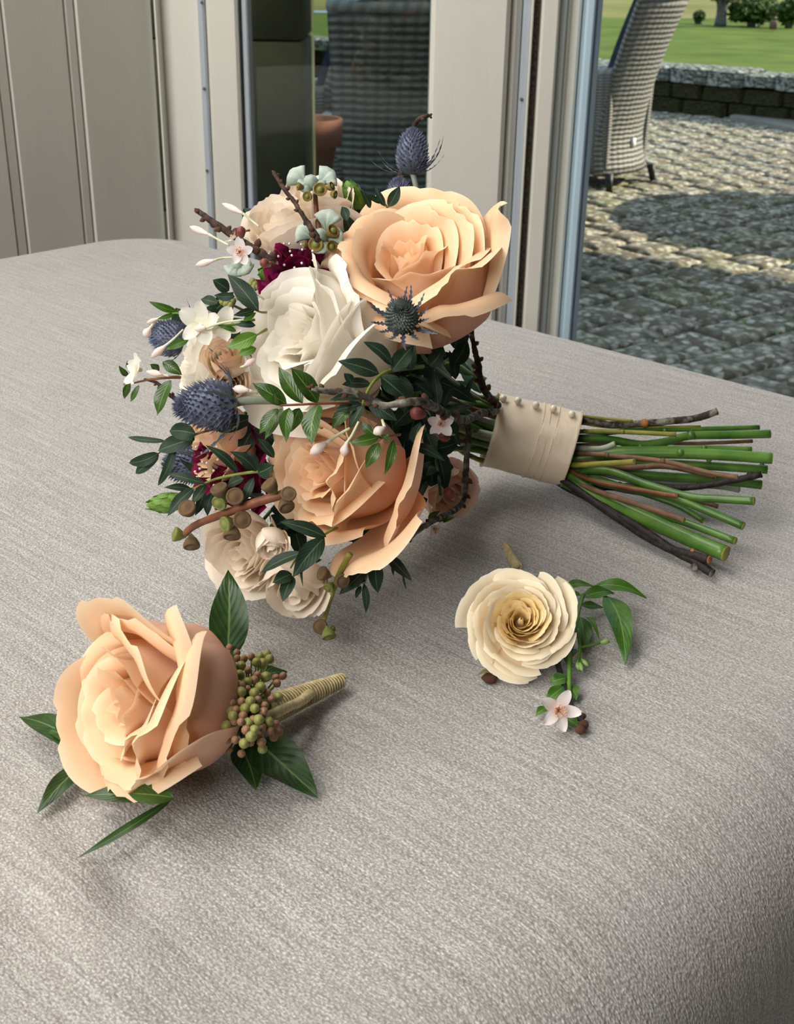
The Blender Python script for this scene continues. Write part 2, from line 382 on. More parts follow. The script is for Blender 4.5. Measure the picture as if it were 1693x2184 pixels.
post = slab('trim_2', 914, 1078, .0, .11, M_PAINT, bev=.006); post['label'] = 'wide cream post between the window and the open doorway'
slab('moulding', 1074, 1104, .018, .1, M_PAINT, post, bev=.008)
slab('bead', 1106, 1123, .012, .08, M_BEADM, post, bev=.002)
slab('bead_lip', 1121, 1126, .004, .08, M_PAINT, post, bev=.001)
slab('brush_seal', 1127, 1142, .03, .09, M_SEAL, post)
slab('door_stop', 1143, 1180, .006, .1, M_PAINT, post, bev=.003)
slab('door_stop_return', 1178, 1200, .03, .1, M_PAINT, post, bev=.004)
slab('door_stop_return', 1199, 1214, .045, .12, M_PAINT, post, bev=.004)
slab('door_stop_return', 1213, 1233, .04, .12, M_PAINT, post, bev=.004)
V, F = xf(ball(.0026, 8, 4), Matrix.Translation(PY(1112, 212, WY + .011))); structure('screw', V, F, M_SEAL, post)
dj = slab('door_1', 1236, 1256, .012, .16, M_BLUEP, bev=.003); dj['label'] = 'blue-grey outer frame of the open doorway'
slab('frame_edge', 1256, 1274, .03, .18, M_BLUEP, dj, bev=.004)
structure('trim_3', *box((1.45, WY, 0), (2.3, WY + .12, 2.45)), M_PAINT)
structure('trim_4', *box((xat(341), WY + .01, 2.2), (1.45, WY + .12, 2.45)), M_PAINT)

# the window pane
def glass_mat():
    m, nt, bs, out = nodes('window_glass')
    t = N(nt, 'ShaderNodeBsdfTransparent'); t.inputs[0].default_value = (.76, .80, .78, 1); g = N(nt, 'ShaderNodeBsdfGlossy'); g.inputs['Roughness'].default_value = .02  # grey tint stands in for shade on the chairs behind the pane
    fr = N(nt, 'ShaderNodeFresnel'); fr.inputs[0].default_value = 1.5; mx = N(nt, 'ShaderNodeMixShader')
    nt.links.new(fr.outputs[0], mx.inputs[0]); nt.links.new(t.outputs[0], mx.inputs[1]); nt.links.new(g.outputs[0], mx.inputs[2]); nt.links.new(mx.outputs[0], out.inputs[0])
    return m
win = slab('window_1', 530, 918, .05, .056, glass_mat(), z0=.35, z1=2.2); win['label'] = 'tall tinted window pane between the cream jamb and post'
slab('sill', 525, 920, .0, .12, M_PAINT, win, z0=0, z1=.35)

# ------------------------------------------------------------------ table cloth
def build_cloth():
    A0, A1 = PZ(0, 547, T), PZ(436, 471, T); B0, B1 = PZ(1050, 655, T), PZ(1693, 870, T); C0, C1 = PZ(1693, 1440, T), PZ(900, 2075, T)
    e1 = (A1 - A0); e1.z = 0; e1.normalize()                 # along the back edge
    e2 = (B1 - B0); e2.z = 0; e2.normalize()
    e2 = (e2 - e1 * e2.dot(e1)).normalized()                 # along the right edge, towards the viewer
    amax = ((B0 + B1) / 2).dot(e1); bmin = ((A0 + A1) / 2).dot(e2); bmax = ((C0 + C1) / 2).dot(e2); amin = amax - 1.05
    ca, cb = (amin + amax) / 2, (bmin + bmax) / 2; ha, hb = (amax - amin) / 2, (bmax - bmin) / 2
    rc = .075
    out = []                                                 # outline with rounded corners: (a, b, normal)
    def seg(p, q, n, k):
        for i in range(k): t = i / k; out.append((p[0] + (q[0] - p[0]) * t, p[1] + (q[1] - p[1]) * t, n))
    def arc(cx, cy, a0):
        for i in range(14): t = a0 + math.pi / 2 * i / 14; out.append((cx + rc * math.cos(t), cy + rc * math.sin(t), (math.cos(t), math.sin(t))))
    seg((ha, -hb + rc), (ha, hb - rc), (1, 0), 60); arc(ha - rc, hb - rc, 0)
    seg((ha - rc, hb), (-ha + rc, hb), (0, 1), 120); arc(-ha + rc, hb - rc, math.pi / 2)
    seg((-ha, hb - rc), (-ha, -hb + rc), (-1, 0), 60); arc(-ha + rc, -hb + rc, math.pi)
    seg((-ha + rc, -hb), (ha - rc, -hb), (0, -1), 120); arc(ha - rc, -hb + rc, 1.5 * math.pi)
    n = len(out); V, F, UV = [], [], []
    Vdent = [(PZ(150, 1720, T), PZ(170, 1790, T), .0035, .010), (PZ(262, 1790, T), PZ(300, 1905, T), .005, .012), (PZ(560, 2010, T), PZ(700, 2120, T), .003, .03), (PZ(20, 1900, T), PZ(120, 2150, T), .003, .04)]
    def top(p):
        z = T + .0022 * (noise.noise(p * 7) ) + .001 * noise.noise(p * 19) - .0032
        for q0, q1, dep, wd in Vdent:
            ax = q1 - q0; t = max(0, min(1, (p - q0).dot(ax) / ax.length_squared)); d = (p - q0 - ax * t); d.z = 0
            side = 1 if d.cross(ax).z > 0 else -1
            z -= dep * math.exp(-(d.length / wd) ** 2) * (.35 + .65 * math.sin(math.pi * (.15 + .7 * t))) - dep * .5 * math.exp(-((d.length - wd * 1.6) / wd) ** 2) * (side > 0)
        return z
    def put(a, b, z, ua, ub):
        p = e1 * (a + ca) + e2 * (b + cb); V.append(Vector((p.x, p.y, z))); UV.append((ua + ca, ub + cb))
    R = 96
    put(0, 0, T, 0, 0)
    for r in range(1, R + 1):
        t = (r / R)
        for a, b, nn in out:
            q = e1 * (a * t + ca) + e2 * (b * t + cb); z = top(Vector((q.x, q.y, T)))
            if t > .9: z = z + (T - .0032 - z) * ((t - .9) / .1)
            put(a * t, b * t, z, a * t, b * t)
    zt = T - .0032
    prof = []
    for k in range(1, 10): prof.append(('f', k / 9 * math.pi / 2))
    for k in range(1, 26): prof.append(('d', k / 25))
    for kind, t in prof:
        for i, (a, b, nn) in enumerate(out):
            front = max(0, nn[1]); fr = .014 + .050 * front
            if kind == 'f': o_, dz, L = fr * math.sin(t), fr * (1 - math.cos(t)), fr * t
            else:
                hgt = (zt - fr - .003) * t; dz = fr + hgt; L = fr * math.pi / 2 + hgt
                o_ = fr + (.02 * t + .018 * t * math.sin(i * .42) * (1 - .7 * front))
            put(a + nn[0] * o_, b + nn[1] * o_, zt - dz, a + nn[0] * L, b + nn[1] * L)
    for i in range(n): F.append((0, 1 + i, 1 + (i + 1) % n))
    for r in range(R + len(prof) - 1):
        for i in range(n): F.append((1 + r * n + i, 1 + (r + 1) * n + i, 1 + (r + 1) * n + (i + 1) % n, 1 + r * n + (i + 1) % n))
    o = add('tablecloth', V, F, M_CLOTH, uv=UV)
    tag(o, 'pale grey woven chenille cloth draped over the table under the flowers', 'tablecloth')
build_cloth()

# ------------------------------------------------------------------ outdoors
GZ = -.15                                                    # patio level
M_JOINT = plain('mossy_joint_soil', srgb(60, 54, 34), srgb(96, 104, 40), 9, .95, .1, .6, .01, thr=(.42, .6))
def paver_mat():
    m, nt, bs, out = nodes('pebbly_paver')
    v = coord(nt, 'Object'); oi = N(nt, 'ShaderNodeObjectInfo')
    add_ = N(nt, 'ShaderNodeVectorMath', operation='ADD'); nt.links.new(v, add_.inputs[0]); nt.links.new(oi.outputs['Location'], add_.inputs[1])
    vo = N(nt, 'ShaderNodeTexVoronoi'); vo.inputs['Scale'].default_value = 34; nt.links.new(add_.outputs[0], vo.inputs['Vector'])
    n = noise_t(nt, add_.outputs[0], 22, 5, .65); n3 = noise_t(nt, add_.outputs[0], 2.2, 3)
    hs = N(nt, 'ShaderNodeSeparateColor'); nt.links.new(vo.outputs['Color'], hs.inputs[0])
    c = mixc(nt, ramp(nt, hs.outputs[0], [(.2, 0.0), (.9, 1.0)]), srgb(112, 104, 88), srgb(206, 198, 178))
    c = mixc(nt, ramp(nt, vo.outputs['Distance'], [(.35, 0.0), (.75, .8)]), c, srgb(96, 88, 70))
    c = mixc(nt, ramp(nt, n, [(.5, 0.0), (.68, .7)]), c, srgb(96, 88, 72))
    c = mixc(nt, ramp(nt, n3, [(.5, 0.0), (.75, .5)]), c, srgb(140, 138, 84))
    nt.links.new(c, bs.inputs['Base Color']); bs.inputs['Roughness'].default_value = .85; bs.inputs['Specular IOR Level'].default_value = .2
    bump(nt, bs, n, .5, .010); return m
M_PAVER = paver_mat()
patio = structure('patio', *box((-7, WY + .12, GZ - .2), (7, 14.5, GZ - .012)), M_JOINT)
patio['label'] = 'patio of square pebbly stone pavers with mossy joints'
def paver_mesh(seed):
    rr = random.Random(seed); s = .098; V, F = [], []
    k = 6
    for j in range(k + 1):
        for i in range(k + 1):
            x, y = -s + 2 * s * i / k, -s + 2 * s * j / k
            e = max(abs(x), abs(y)) / s
            z = .012 + .004 * noise.noise(Vector((x * 22 + seed * 5, y * 22, seed))) - (.010 if e > .99 else 0)
            V.append((x + rr.uniform(-.003, .003), y + rr.uniform(-.003, .003), z))
    for j in range(k):
        for i in range(k): a = j * (k + 1) + i; F.append((a, a + 1, a + k + 2, a + k + 1))
    rim = [i for i in range(k + 1)] + [(j + 1) * (k + 1) - 1 for j in range(1, k + 1)] + [k * (k + 1) + i for i in range(k - 1, -1, -1)] + [j * (k + 1) for j in range(k - 1, 0, -1)]
    b0 = len(V)
    for i in rim: V.append((V[i][0], V[i][1], -.03))
    m_ = len(rim)
    for i in range(m_): F.append((rim[i], b0 + i, b0 + (i + 1) % m_, rim[(i + 1) % m_]))
    return V, F
pm = [paver_mesh(k) for k in range(6)]
pmesh = [mesh('paver', V, F, M_PAVER) for V, F in pm]
cells = []
PS = .215; ca, sa = math.cos(math.radians(38)), math.sin(math.radians(38))
for i in range(-60, 60):
    for j in range(-60, 60):
        u, v = i * PS + (.5 * PS if j % 2 else 0), j * PS; x, y = u * ca - v * sa + .4, u * sa + v * ca + 6
        if not (WY + .3 < y < 11.1 and -4.5 < x < 4.5): continue
        q = RC.transposed() @ (Vector((x, y, GZ)) - CAM); px = IW / 2 + FPX * q.x / -q.z; py = IH / 2 - FPX * q.y / -q.z
        show = 1250 < px < 1720 and 200 < py < 880
        cells.append((0 if show else 1, y, x, rnd.random(), rnd.randrange(6), rnd.randrange(4)))
cells.sort()
rest = []
for k, (sh, y, x, r, mi, q) in enumerate(cells):
    m = Matrix.Translation((x, y, GZ + (r - .5) * .008)) @ Matrix.Rotation(math.radians(38) + q * math.pi / 2 + (r - .5) * .07, 4, 'Z') @ Matrix.Rotation((r - .5) * .03, 4, 'X')
    if sh == 0 and k < 300: link('paver', pmesh[mi], patio, m)
    else: rest.append(xf(pm[mi], m))
V, F = join(rest); o = add('paver_field', V, F, M_PAVER, patio); o['kind'] = 'stuff'; o['label'] = 'remaining stone pavers of the patio'
# weeds and moss tufts in the joints
tufts = []
for k in range(420):
    x, y = rnd.uniform(.7, 2.25), rnd.uniform(2.6, 8.5)
    if noise.noise(Vector((x * 1.3, y * 1.3, 4))) < .05: continue
    for b in range(7):
        a = rnd.uniform(0, 6.28); l = rnd.uniform(.012, .035); d = Vector((math.cos(a), math.sin(a), .9)).normalized() * l; s_ = Vector((-math.sin(a), math.cos(a), 0)) * .004
        p = Vector((x + rnd.uniform(-.02, .02), y + rnd.uniform(-.02, .02), GZ))
        tufts.append(([p - s_, p + s_, p + d], [(0, 1, 2)]))
V, F = join(tufts); o = add('moss_tufts', V, F, M_LITE, uv=[(.5, .5)] * len(V)); tag(o, 'small weeds and moss growing in the patio joints', 'weeds', kind='stuff')

M_WALLP = plain('house_render', srgb(190, 182, 164), srgb(204, 196, 178), 3, .8, .2)
zt_ = 2.55
g1, g2 = PZ(1250, 560, GZ), PZ(1693, 624, GZ); sh_ = SUN_TO * ((zt_ - GZ) / SUN_TO.z); gd = (g2 - g1); gd.z = 0; gd.normalize()
e0_, e1_ = g1 + sh_ - gd * 2.5, g1 + sh_ + gd * 5.0
shade_pts = [Vector((e0_.x, e0_.y, 0)), Vector((e1_.x, e1_.y, 0)), Vector((e1_.x, 2.0, 0)), Vector((e0_.x, 2.0, 0))]
V = [Vector((p.x, p.y, z)) for z in (zt_ - .12, zt_) for p in shade_pts]
vr = structure('trim_shade_roof', V, [(3, 2, 1, 0), (4, 5, 6, 7)] + [(i, (i + 1) % 4, 4 + (i + 1) % 4, 4 + i) for i in range(4)], M_WALLP)  # unseen roof, added and laid out from the sun angle to shade the patio
vr['label'] = 'flat roof slab out of view, added to shade the near patio'
for q in (shade_pts[1] + Vector((-.2, .1, 0)), shade_pts[2] + Vector((-.2, .2, 0)), shade_pts[3] + Vector((2.2, .2, 0))): structure('post', *box((q.x - .07, q.y - .07, GZ), (q.x + .07, q.y + .07, zt_ - .12)), M_WALLP, vr)
structure('wall_sun_block', *box((4.6, .5, GZ), (8.6, 4.2, 5.2)), M_WALLP)  # unseen block, added to keep the sun off the pier and the room
# stone pier right outside the window
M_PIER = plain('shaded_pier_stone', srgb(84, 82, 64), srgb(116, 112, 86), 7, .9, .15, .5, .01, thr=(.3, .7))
def pier():
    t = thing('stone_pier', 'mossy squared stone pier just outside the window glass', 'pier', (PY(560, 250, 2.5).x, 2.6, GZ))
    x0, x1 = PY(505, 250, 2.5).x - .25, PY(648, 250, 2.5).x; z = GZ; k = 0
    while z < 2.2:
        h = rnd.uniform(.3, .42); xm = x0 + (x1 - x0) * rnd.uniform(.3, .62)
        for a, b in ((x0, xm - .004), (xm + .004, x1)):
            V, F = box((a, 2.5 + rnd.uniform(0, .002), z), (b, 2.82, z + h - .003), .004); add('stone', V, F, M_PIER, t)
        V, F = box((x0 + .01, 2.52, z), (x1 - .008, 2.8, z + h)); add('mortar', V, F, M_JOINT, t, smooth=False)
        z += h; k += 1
pier()
sw = thing('added_shade_wall', 'tall stone wall hidden behind the cream post, added to shade the chairs', 'stone wall', (.52, 5.4, GZ)); z = GZ  # unseen wall, added to keep the sun off the chairs behind the window
while z < 1.9:
    y = 4.5
    while y < 6.3:
        l = min(rnd.uniform(.3, .5), 6.4 - y); V, F = box((.43, y, z), (.60, y + l - .008, z + .2), .008); add('stone', V, F, M_PIER, sw); y += l
    z += .207

# low garden wall, its stones one by one
M_WST = plain('lichen_wall_stone', srgb(70, 70, 58), srgb(178, 182, 170), 9, .9, .15, .7, .02, thr=(.42, .66))
M_WDK = plain('mossy_wall_stone', srgb(40, 38, 24), srgb(70, 66, 42), 8, .95, .1, .7, .02)
def stone_mesh(k):
    V, F = box((-.5, -.5, -.5), (.5, .5, .5), .08)
    return [Vector(v) + noise.noise_vector(Vector(v) * 2.3 + Vector((k * 7.1, 0, 0))) * .05 for v in V], F
STN = [mesh('wall_stone', *stone_mesh(k), M_WST, False) for k in range(4)]; STD = [mesh('wall_stone', *stone_mesh(k), M_WDK, False) for k in range(4)]
wa, wb = PZ(1380, 236, GZ), PZ(1693, 268, GZ)
wdir = (wb - wa); wdir.z = 0; wdir.normalize(); wn = Vector((wdir.y, -wdir.x, 0)) if wdir.x > 0 else Vector((-wdir.y, wdir.x, 0))
gw = thing('garden_wall', 'low mossy stone wall with pale lichened copings before the lawn', 'stone wall', wa + wn * -.2)
ang = math.atan2(wdir.y, wdir.x)
s = -6.2
while s < 4.2:
    wd = rnd.uniform(.2, .36)
    p = wa + wdir * (s + wd / 2) - wn * .2
    m = Matrix.Translation((p.x, p.y, GZ + .30)) @ Matrix.Rotation(ang + rnd.uniform(-.05, .05), 4, 'Z') @ Matrix.Diagonal((wd * 1.0, .44, rnd.uniform(.09, .13), 1))
    link('coping_stone', rnd.choice(STN), gw, m); s += wd
for row, (z, h) in enumerate(((GZ + .06, .12), (GZ + .18, .12))):
    s = -6.2
    while s < 4.2:
        wd = rnd.uniform(.22, .42); p = wa + wdir * (s + wd / 2) - wn * .2
        m = Matrix.Translation((p.x, p.y, z)) @ Matrix.Rotation(ang, 4, 'Z') @ Matrix.Diagonal((wd, .40 + rnd.uniform(-.03, .03), h, 1))
        link('wall_stone', rnd.choice(STD), gw, m); s += wd
# smooth flagstone apron in front of it
M_FLAG = plain('smooth_flagstone', srgb(134, 128, 116), srgb(148, 142, 130), 5, .7, .2)
ap = [PZ(1555, 257, GZ), PZ(1720, 292, GZ), PZ(1760, 236, GZ), PZ(1700, 228, GZ)]
V = [p + Vector((0, 0, d)) for d in (-.005, .04) for p in ap]
structure('flagstone_step', V, [(3, 2, 1, 0), (4, 5, 6, 7)] + [(i, (i + 1) % 4, 4 + (i + 1) % 4, 4 + i) for i in range(4)], M_FLAG)

# lawn and the slope beyond
M_LAWN = plain('lawn_grass', srgb(72, 90, 30), srgb(100, 116, 46), 1.3, .9, .1, .5, .02, thr=(.3, .7))
M_FIELD = plain('field_grass', srgb(108, 108, 58), srgb(132, 128, 76), .5, .9, .1, .3, .05, thr=(.3, .7))
LZ = GZ + .30
def sheet(name, x0, x1, y0, y1, zf, mat, nx=24, ny=24):
    ys = y0 if callable(y0) else (lambda x: y0)
    V = []
    for j in range(ny + 1):
        for i in range(nx + 1):
            x = x0 + (x1 - x0) * i / nx; y = ys(x) + (y1 - ys(x)) * j / ny; V.append((x, y, zf(x, y)))
    F = [(j * (nx + 1) + i, j * (nx + 1) + i + 1, (j + 1) * (nx + 1) + i + 1, (j + 1) * (nx + 1) + i) for j in range(ny) for i in range(nx)]
    o = add(name, V, F, mat); o['kind'] = 'structure'; return o
o = sheet('lawn', -14, 24, lambda x: min(13, wa.y + .42 + (x - wa.x) * wdir.y / wdir.x), 20.5, lambda x, y: LZ - .02 + .02 * noise.noise(Vector((x, y, 0))), M_LAWN)
o['label'] = 'mown green lawn beyond the low stone wall'
o = sheet('field_slope', -40, 70, 20.4, 120, lambda x, y: LZ + .005 * (y - 20) + .0022 * max(0, y - 22) ** 1.75 + .25 * noise.noise(Vector((x * .1, y * .1, 0))), M_FIELD, 30, 40)
o['label'] = 'pale grassy field rising behind the hedge'

M_HEDGE = leaf_mat('hedge_leaf', srgb(40, 62, 20), srgb(86, 112, 40), srgb(120, 140, 70), None, .6, .2)
M_DRY = leaf_mat('grey_shrub_leaf', srgb(84, 86, 52), srgb(128, 126, 84), srgb(140, 140, 100), None, .7, .2)
def shrub(name, label, cat, px, py, wpx, hpx, dist, mat, trunk=0, n=700, ls=.09, group=None):
    base = PY(px, py, dist); base.z = LZ - .02
    sc = dist * 1.03 / FPX; wr, hr = wpx * sc / 2, hpx * sc
    t = thing(name, label, cat, base, group); rr = random.Random(px)
    z0 = hr * trunk
    lv = []
    for k in range(n):
        v = Vector((rr.gauss(0, 1), rr.gauss(0, 1), rr.gauss(0, 1))).normalized() * (rr.random() ** .33)
        lump = .8 + .35 * noise.noise(v * 2.5 + Vector((px, 0, 0)))
        c = Vector((v.x * wr * lump, v.y * wr * .8 * lump, z0 + (hr - z0) * (.5 + .5 * v.z * lump)))
        d = Vector((rr.gauss(0, 1), rr.gauss(0, 1), rr.gauss(0, 1))).normalized(); s_ = d.orthogonal().normalized() * ls * .4
        lv.append(([c - d * ls * .6, c + s_, c + d * ls * .6, c - s_], [(0, 1, 2, 3)]))
    V, F = join(lv); m = WM[t.name]
    link('foliage', mesh('foliage', V, F, mat, uv=[(.5, .5)] * len(V)), t, m)
    br = []
    for k in range(5):
        a = k * 1.3; tip = Vector((math.cos(a) * wr * .5, math.sin(a) * wr * .4, hr * .75)); pts = [Vector((math.cos(a) * .03, math.sin(a) * .03, 0)), Vector((math.cos(a) * wr * .12, math.sin(a) * wr * .1, hr * .35)), tip]
        br.append(tube(pts, [.06 if trunk else .03, .04, .01], 6, 3))
    V, F = join(br); link('branches', mesh('branches', V, F, M_BARKG), t, m)
SH = 'shrubs along the far edge of the lawn'
shrub('garden_tree', 'small bare-stemmed tree with thin grey crown at the lawn edge', 'tree', 1534, 66, 75, 92, 18.5, M_DRY, .4, 500, .08)
shrub('shrub', 'low clipped shrub left of the bare-stemmed tree', 'shrub', 1488, 60, 26, 26, 19, M_HEDGE, 0, 350, .06, SH)
shrub('shrub', 'broad dark hedge shrub right of the bare-stemmed tree', 'shrub', 1600, 68, 118, 58, 18.6, M_HEDGE, 0, 1500, .08, SH)
shrub('shrub', 'tall rounded green shrub at the right picture edge', 'shrub', 1680, 70, 60, 62, 18.3, M_HEDGE, 0, 800, .08, SH)
shrub('shrub', 'dark low hedge shrub behind the short wooden post', 'shrub', 1642, 66, 56, 34, 20.0, M_HEDGE, 0, 700, .08, SH)
bp = PY(1647, 68, 17.5); bp.z = LZ
V, F = box((bp.x - .045, bp.y - .04, LZ), (bp.x + .045, bp.y + .04, LZ + .11), .01)
o = add('fence_post', V, F, M_STEMBR); tag(o, 'short brown wooden post at the far lawn edge', 'post')

# wicker chairs
def wicker_mat():
    m, nt, bs, out = nodes('grey_wicker')
    uv = N(nt, 'ShaderNodeTexCoord').outputs['UV']
    wa_ = N(nt, 'ShaderNodeTexWave'); wa_.bands_direction = 'Y'; wa_.inputs['Scale'].default_value = 11; wa_.inputs['Distortion'].default_value = 1.2; nt.links.new(uv, wa_.inputs[0])
    wb_ = N(nt, 'ShaderNodeTexWave'); wb_.bands_direction = 'X'; wb_.inputs['Scale'].default_value = 4; wb_.inputs['Distortion'].default_value = .8; nt.links.new(uv, wb_.inputs[0])
    n = noise_t(nt, uv, 9, 4)
    c = mixc(nt, wa_.outputs[0], srgb(74, 70, 62), srgb(164, 162, 150))
    c = mixc(nt, ramp(nt, wb_.outputs[0], [(.2, .4), (.6, 0.0)]), c, srgb(80, 76, 68))
    c = mixc(nt, ramp(nt, n, [(.45, 0.0), (.7, .5)]), c, srgb(128, 126, 116))
    nt.links.new(c, bs.inputs['Base Color']); bs.inputs['Roughness'].default_value = .6
    h = N(nt, 'ShaderNodeMath', operation='MULTIPLY_ADD'); nt.links.new(wb_.outputs[0], h.inputs[0]); h.inputs[1].default_value = .3; nt.links.new(wa_.outputs[0], h.inputs[2])
    bump(nt, bs, h.outputs[0], .8, .006); return m
M_WICK = wicker_mat()
M_NAVY = plain('navy_cushion', srgb(38, 46, 58), srgb(52, 62, 76), 30, .8, .2, .3, .004)
M_LEG = plain('dark_leg', srgb(34, 32, 30), srgb(48, 46, 42), 30, .5, .3)
M_TAG = plain('white_tag', srgb(226, 228, 222), None, 10)
def shell(fn, nu, nv, th):                  # a thick curved sheet: fn(u, v) -> point, thickened along its normal
    pts = [[fn(i / nu, j / nv) for i in range(nu + 1)] for j in range(nv + 1)]
    nr = []
    for j in range(nv + 1):
        for i in range(nu + 1):
            a = pts[j][min(i + 1, nu)] - pts[j][max(i - 1, 0)]; b = pts[min(j + 1, nv)][i] - pts[max(j - 1, 0)][i]
            nr.append(a.cross(b).normalized())
    fl = [p for r in pts for p in r]; k = len(fl)
    V = [p + q * th / 2 for p, q in zip(fl, nr)] + [p - q * th / 2 for p, q in zip(fl, nr)]
    F, W_ = [], nu + 1
    for j in range(nv):
        for i in range(nu):
            a = j * W_ + i; F.append((a, a + 1, a + W_ + 1, a + W_)); F.append((k + a, k + a + W_, k + a + W_ + 1, k + a + 1))
    rim = [(i, i + 1) for i in range(nu)] + [(j * W_ + nu, (j + 1) * W_ + nu) for j in range(nv)] + [(nv * W_ + i + 1, nv * W_ + i) for i in range(nu - 1, -1, -1)] + [((j + 1) * W_, j * W_) for j in range(nv - 1, -1, -1)]
    for a, b in rim: F.append((b, a, k + a, k + b))
    uv = [(i / nu, j / nv) for j in range(nv + 1) for i in range(nu + 1)] * 2
    return V, F, uv
def yback(z):
    if z < .28: return -.27 - .05 * ((.28 - z) / .28) ** 1.6
    return -.27 - .20 * ((z - .28) / .72) ** 1.5
def make_chair(label, loc, rot, hgt=1.0, group='wicker chairs on the patio', cush=True, legs=True):
    t = thing('wicker_chair', label, 'chair', loc, group, rot=rot); m = WM[t.name]
    def part(name, V, F, mat, uv=None, smooth=True): return link(name, mesh(name, V, F, mat, smooth, uv), t, m)
    hw = .27
    part('backrest', *[x for x in (lambda s: (s[0], s[1]))(shell(lambda u, v: Vector(((u * 2 - 1) * (hw - .03 * math.sin(v * 3.1)), yback(.08 + v * (hgt - .08)) + .07 * (1 - (u * 2 - 1) ** 2) * -1 + .07, .08 + v * (hgt - .08) + .035 * (1 - (u * 2 - 1) ** 2) * (v > .99))), 14, 22, .035))], M_WICK,
         uv=shell(lambda u, v: Vector((u, v, 0)), 14, 22, .03)[2])
    top = [Vector(((u / 7 - 1) * hw, yback(hgt) + .07 - .07 * (1 - (u / 7 - 1) ** 2), hgt + .0)) for u in range(15)]
    part('top_rail', *tube(top, .022, 8, 1), M_WICK, uv=[(i / 120, .5) for i in range(15 * 8)])
    for sx in (-1, 1):
        V, F, uv = shell(lambda u, v: Vector((sx * (hw - .06 + .02 * v), -.26 + u * .52, .08 + v * (.56 - .08 + .05 * (1 - u)))), 8, 10, .04)
        part('arm_panel', V, F, M_WICK, uv)
        part('arm_rail', *tube([Vector((sx * (hw - .045), -.26 + .52 * k / 6, .57 + .05 * (1 - k / 6))) for k in range(7)], .026, 8, 1), M_WICK, uv=[(i / 56, .5) for i in range(56)])
    V, F, uv = shell(lambda u, v: Vector(((u * 2 - 1) * hw, .26, .08 + v * .30)), 8, 6, .03); part('front_panel', V, F, M_WICK, uv)
    part('seat', *box((-hw + .08, -.2, .34), (hw - .08, .24, .38), .01), M_WICK, uv=[(.5, .5)] * 32)
    part('seat_cushion', *box((-hw + .09, -.22, .382), (hw - .09, .25, .45), .025), M_NAVY)
    if cush:
        V, F, uv = shell(lambda u, v: Vector(((u * 2 - 1) * (hw - .05), yback(.46 + v * (hgt - .42)) + .09, .46 + v * (hgt - .42))), 8, 10, .07); part('back_cushion', V, F, M_NAVY)
    for sx in (-1, 1):
        for y in (-.29, .23):
            part('leg', *tube([Vector((sx * (hw - .03), y, .1)), Vector((sx * (hw - .015), y - (.02 if y < 0 else -.01), 0))], [.024, .016], 8, 1), M_LEG)
    V, F = box((-.018, yback(.25) - .028, .22), (.018, yback(.25) - .016, .265)); part('fabric_tag', V, F, M_TAG)
    return t
b1 = PZ(1342, 400, GZ)
make_chair('sunlit grey wicker chair seen from behind on the open patio', (b1.x - .23, b1.y + .2, GZ), math.radians(52), 1.0)
b2 = PY(838, 400, 4.6)
make_chair('dark wicker chair with tall back behind the window pane', (b2.x - .02, 4.95, GZ), math.radians(8), 1.02, cush=False)
b3 = PY(600, 400, 5.9)
make_chair('dark wicker chair half hidden by the stone pier', (b3.x, 5.95, GZ), math.radians(82), .95)

# terracotta pot with a small plant
M_TERR = plain('terracotta', srgb(150, 92, 70), srgb(176, 116, 92), 8, .85, .15)
pp = PY(664, 350, 4.0)
pot = thing('terracotta_pot', 'terracotta flower pot half hidden behind the stone pier', 'pot', (pp.x, 4.0, GZ))
rp = .055; zt_p = PY(664, 252, 4.0).z - GZ
stand = [(.05, 0), (.16, .0), (.16, .03), (.04, .05), (.03, zt_p - .27), (.1, zt_p - .25), (.1, zt_p - .232)]
V, F = lathe(stand, 20); add('stand', V, F, M_LEG, pot, WM[pot.name])
V, F = lathe([(.05, zt_p - .23), (.082, zt_p - .08), (.098, zt_p - .078), (.1, zt_p), (.086, zt_p), (.08, zt_p - .03)], 24); add('pot', V, F, M_TERR, pot, WM[pot.name])
V, F = lathe([(.0805, zt_p - .04), (.079, zt_p - .02), (.001, zt_p - .012)], 16); add('soil', V, F, M_BARKD, pot, WM[pot.name])
# round patio table whose shadow falls on the pavers
M_TTOP = plain('grey_table_top', srgb(104, 100, 92), srgb(124, 120, 110), 12, .5, .3)
tb = thing('round_patio_table', 'round grey patio table beside the sunlit wicker chair', 'table', (3.02, 6.42, GZ))
V, F = lathe([(.3, .70), (.78, .705), (.80, .72), (.80, .74), (.78, .75), (.02, .752)], 48); add('tabletop', V, F, M_TTOP, tb, WM[tb.name])
V, F = lathe([(.30, 0), (.30, .03), (.06, .06), (.05, .65), (.28, .705)], 20); add('pedestal', V, F, M_TTOP, tb, WM[tb.name])
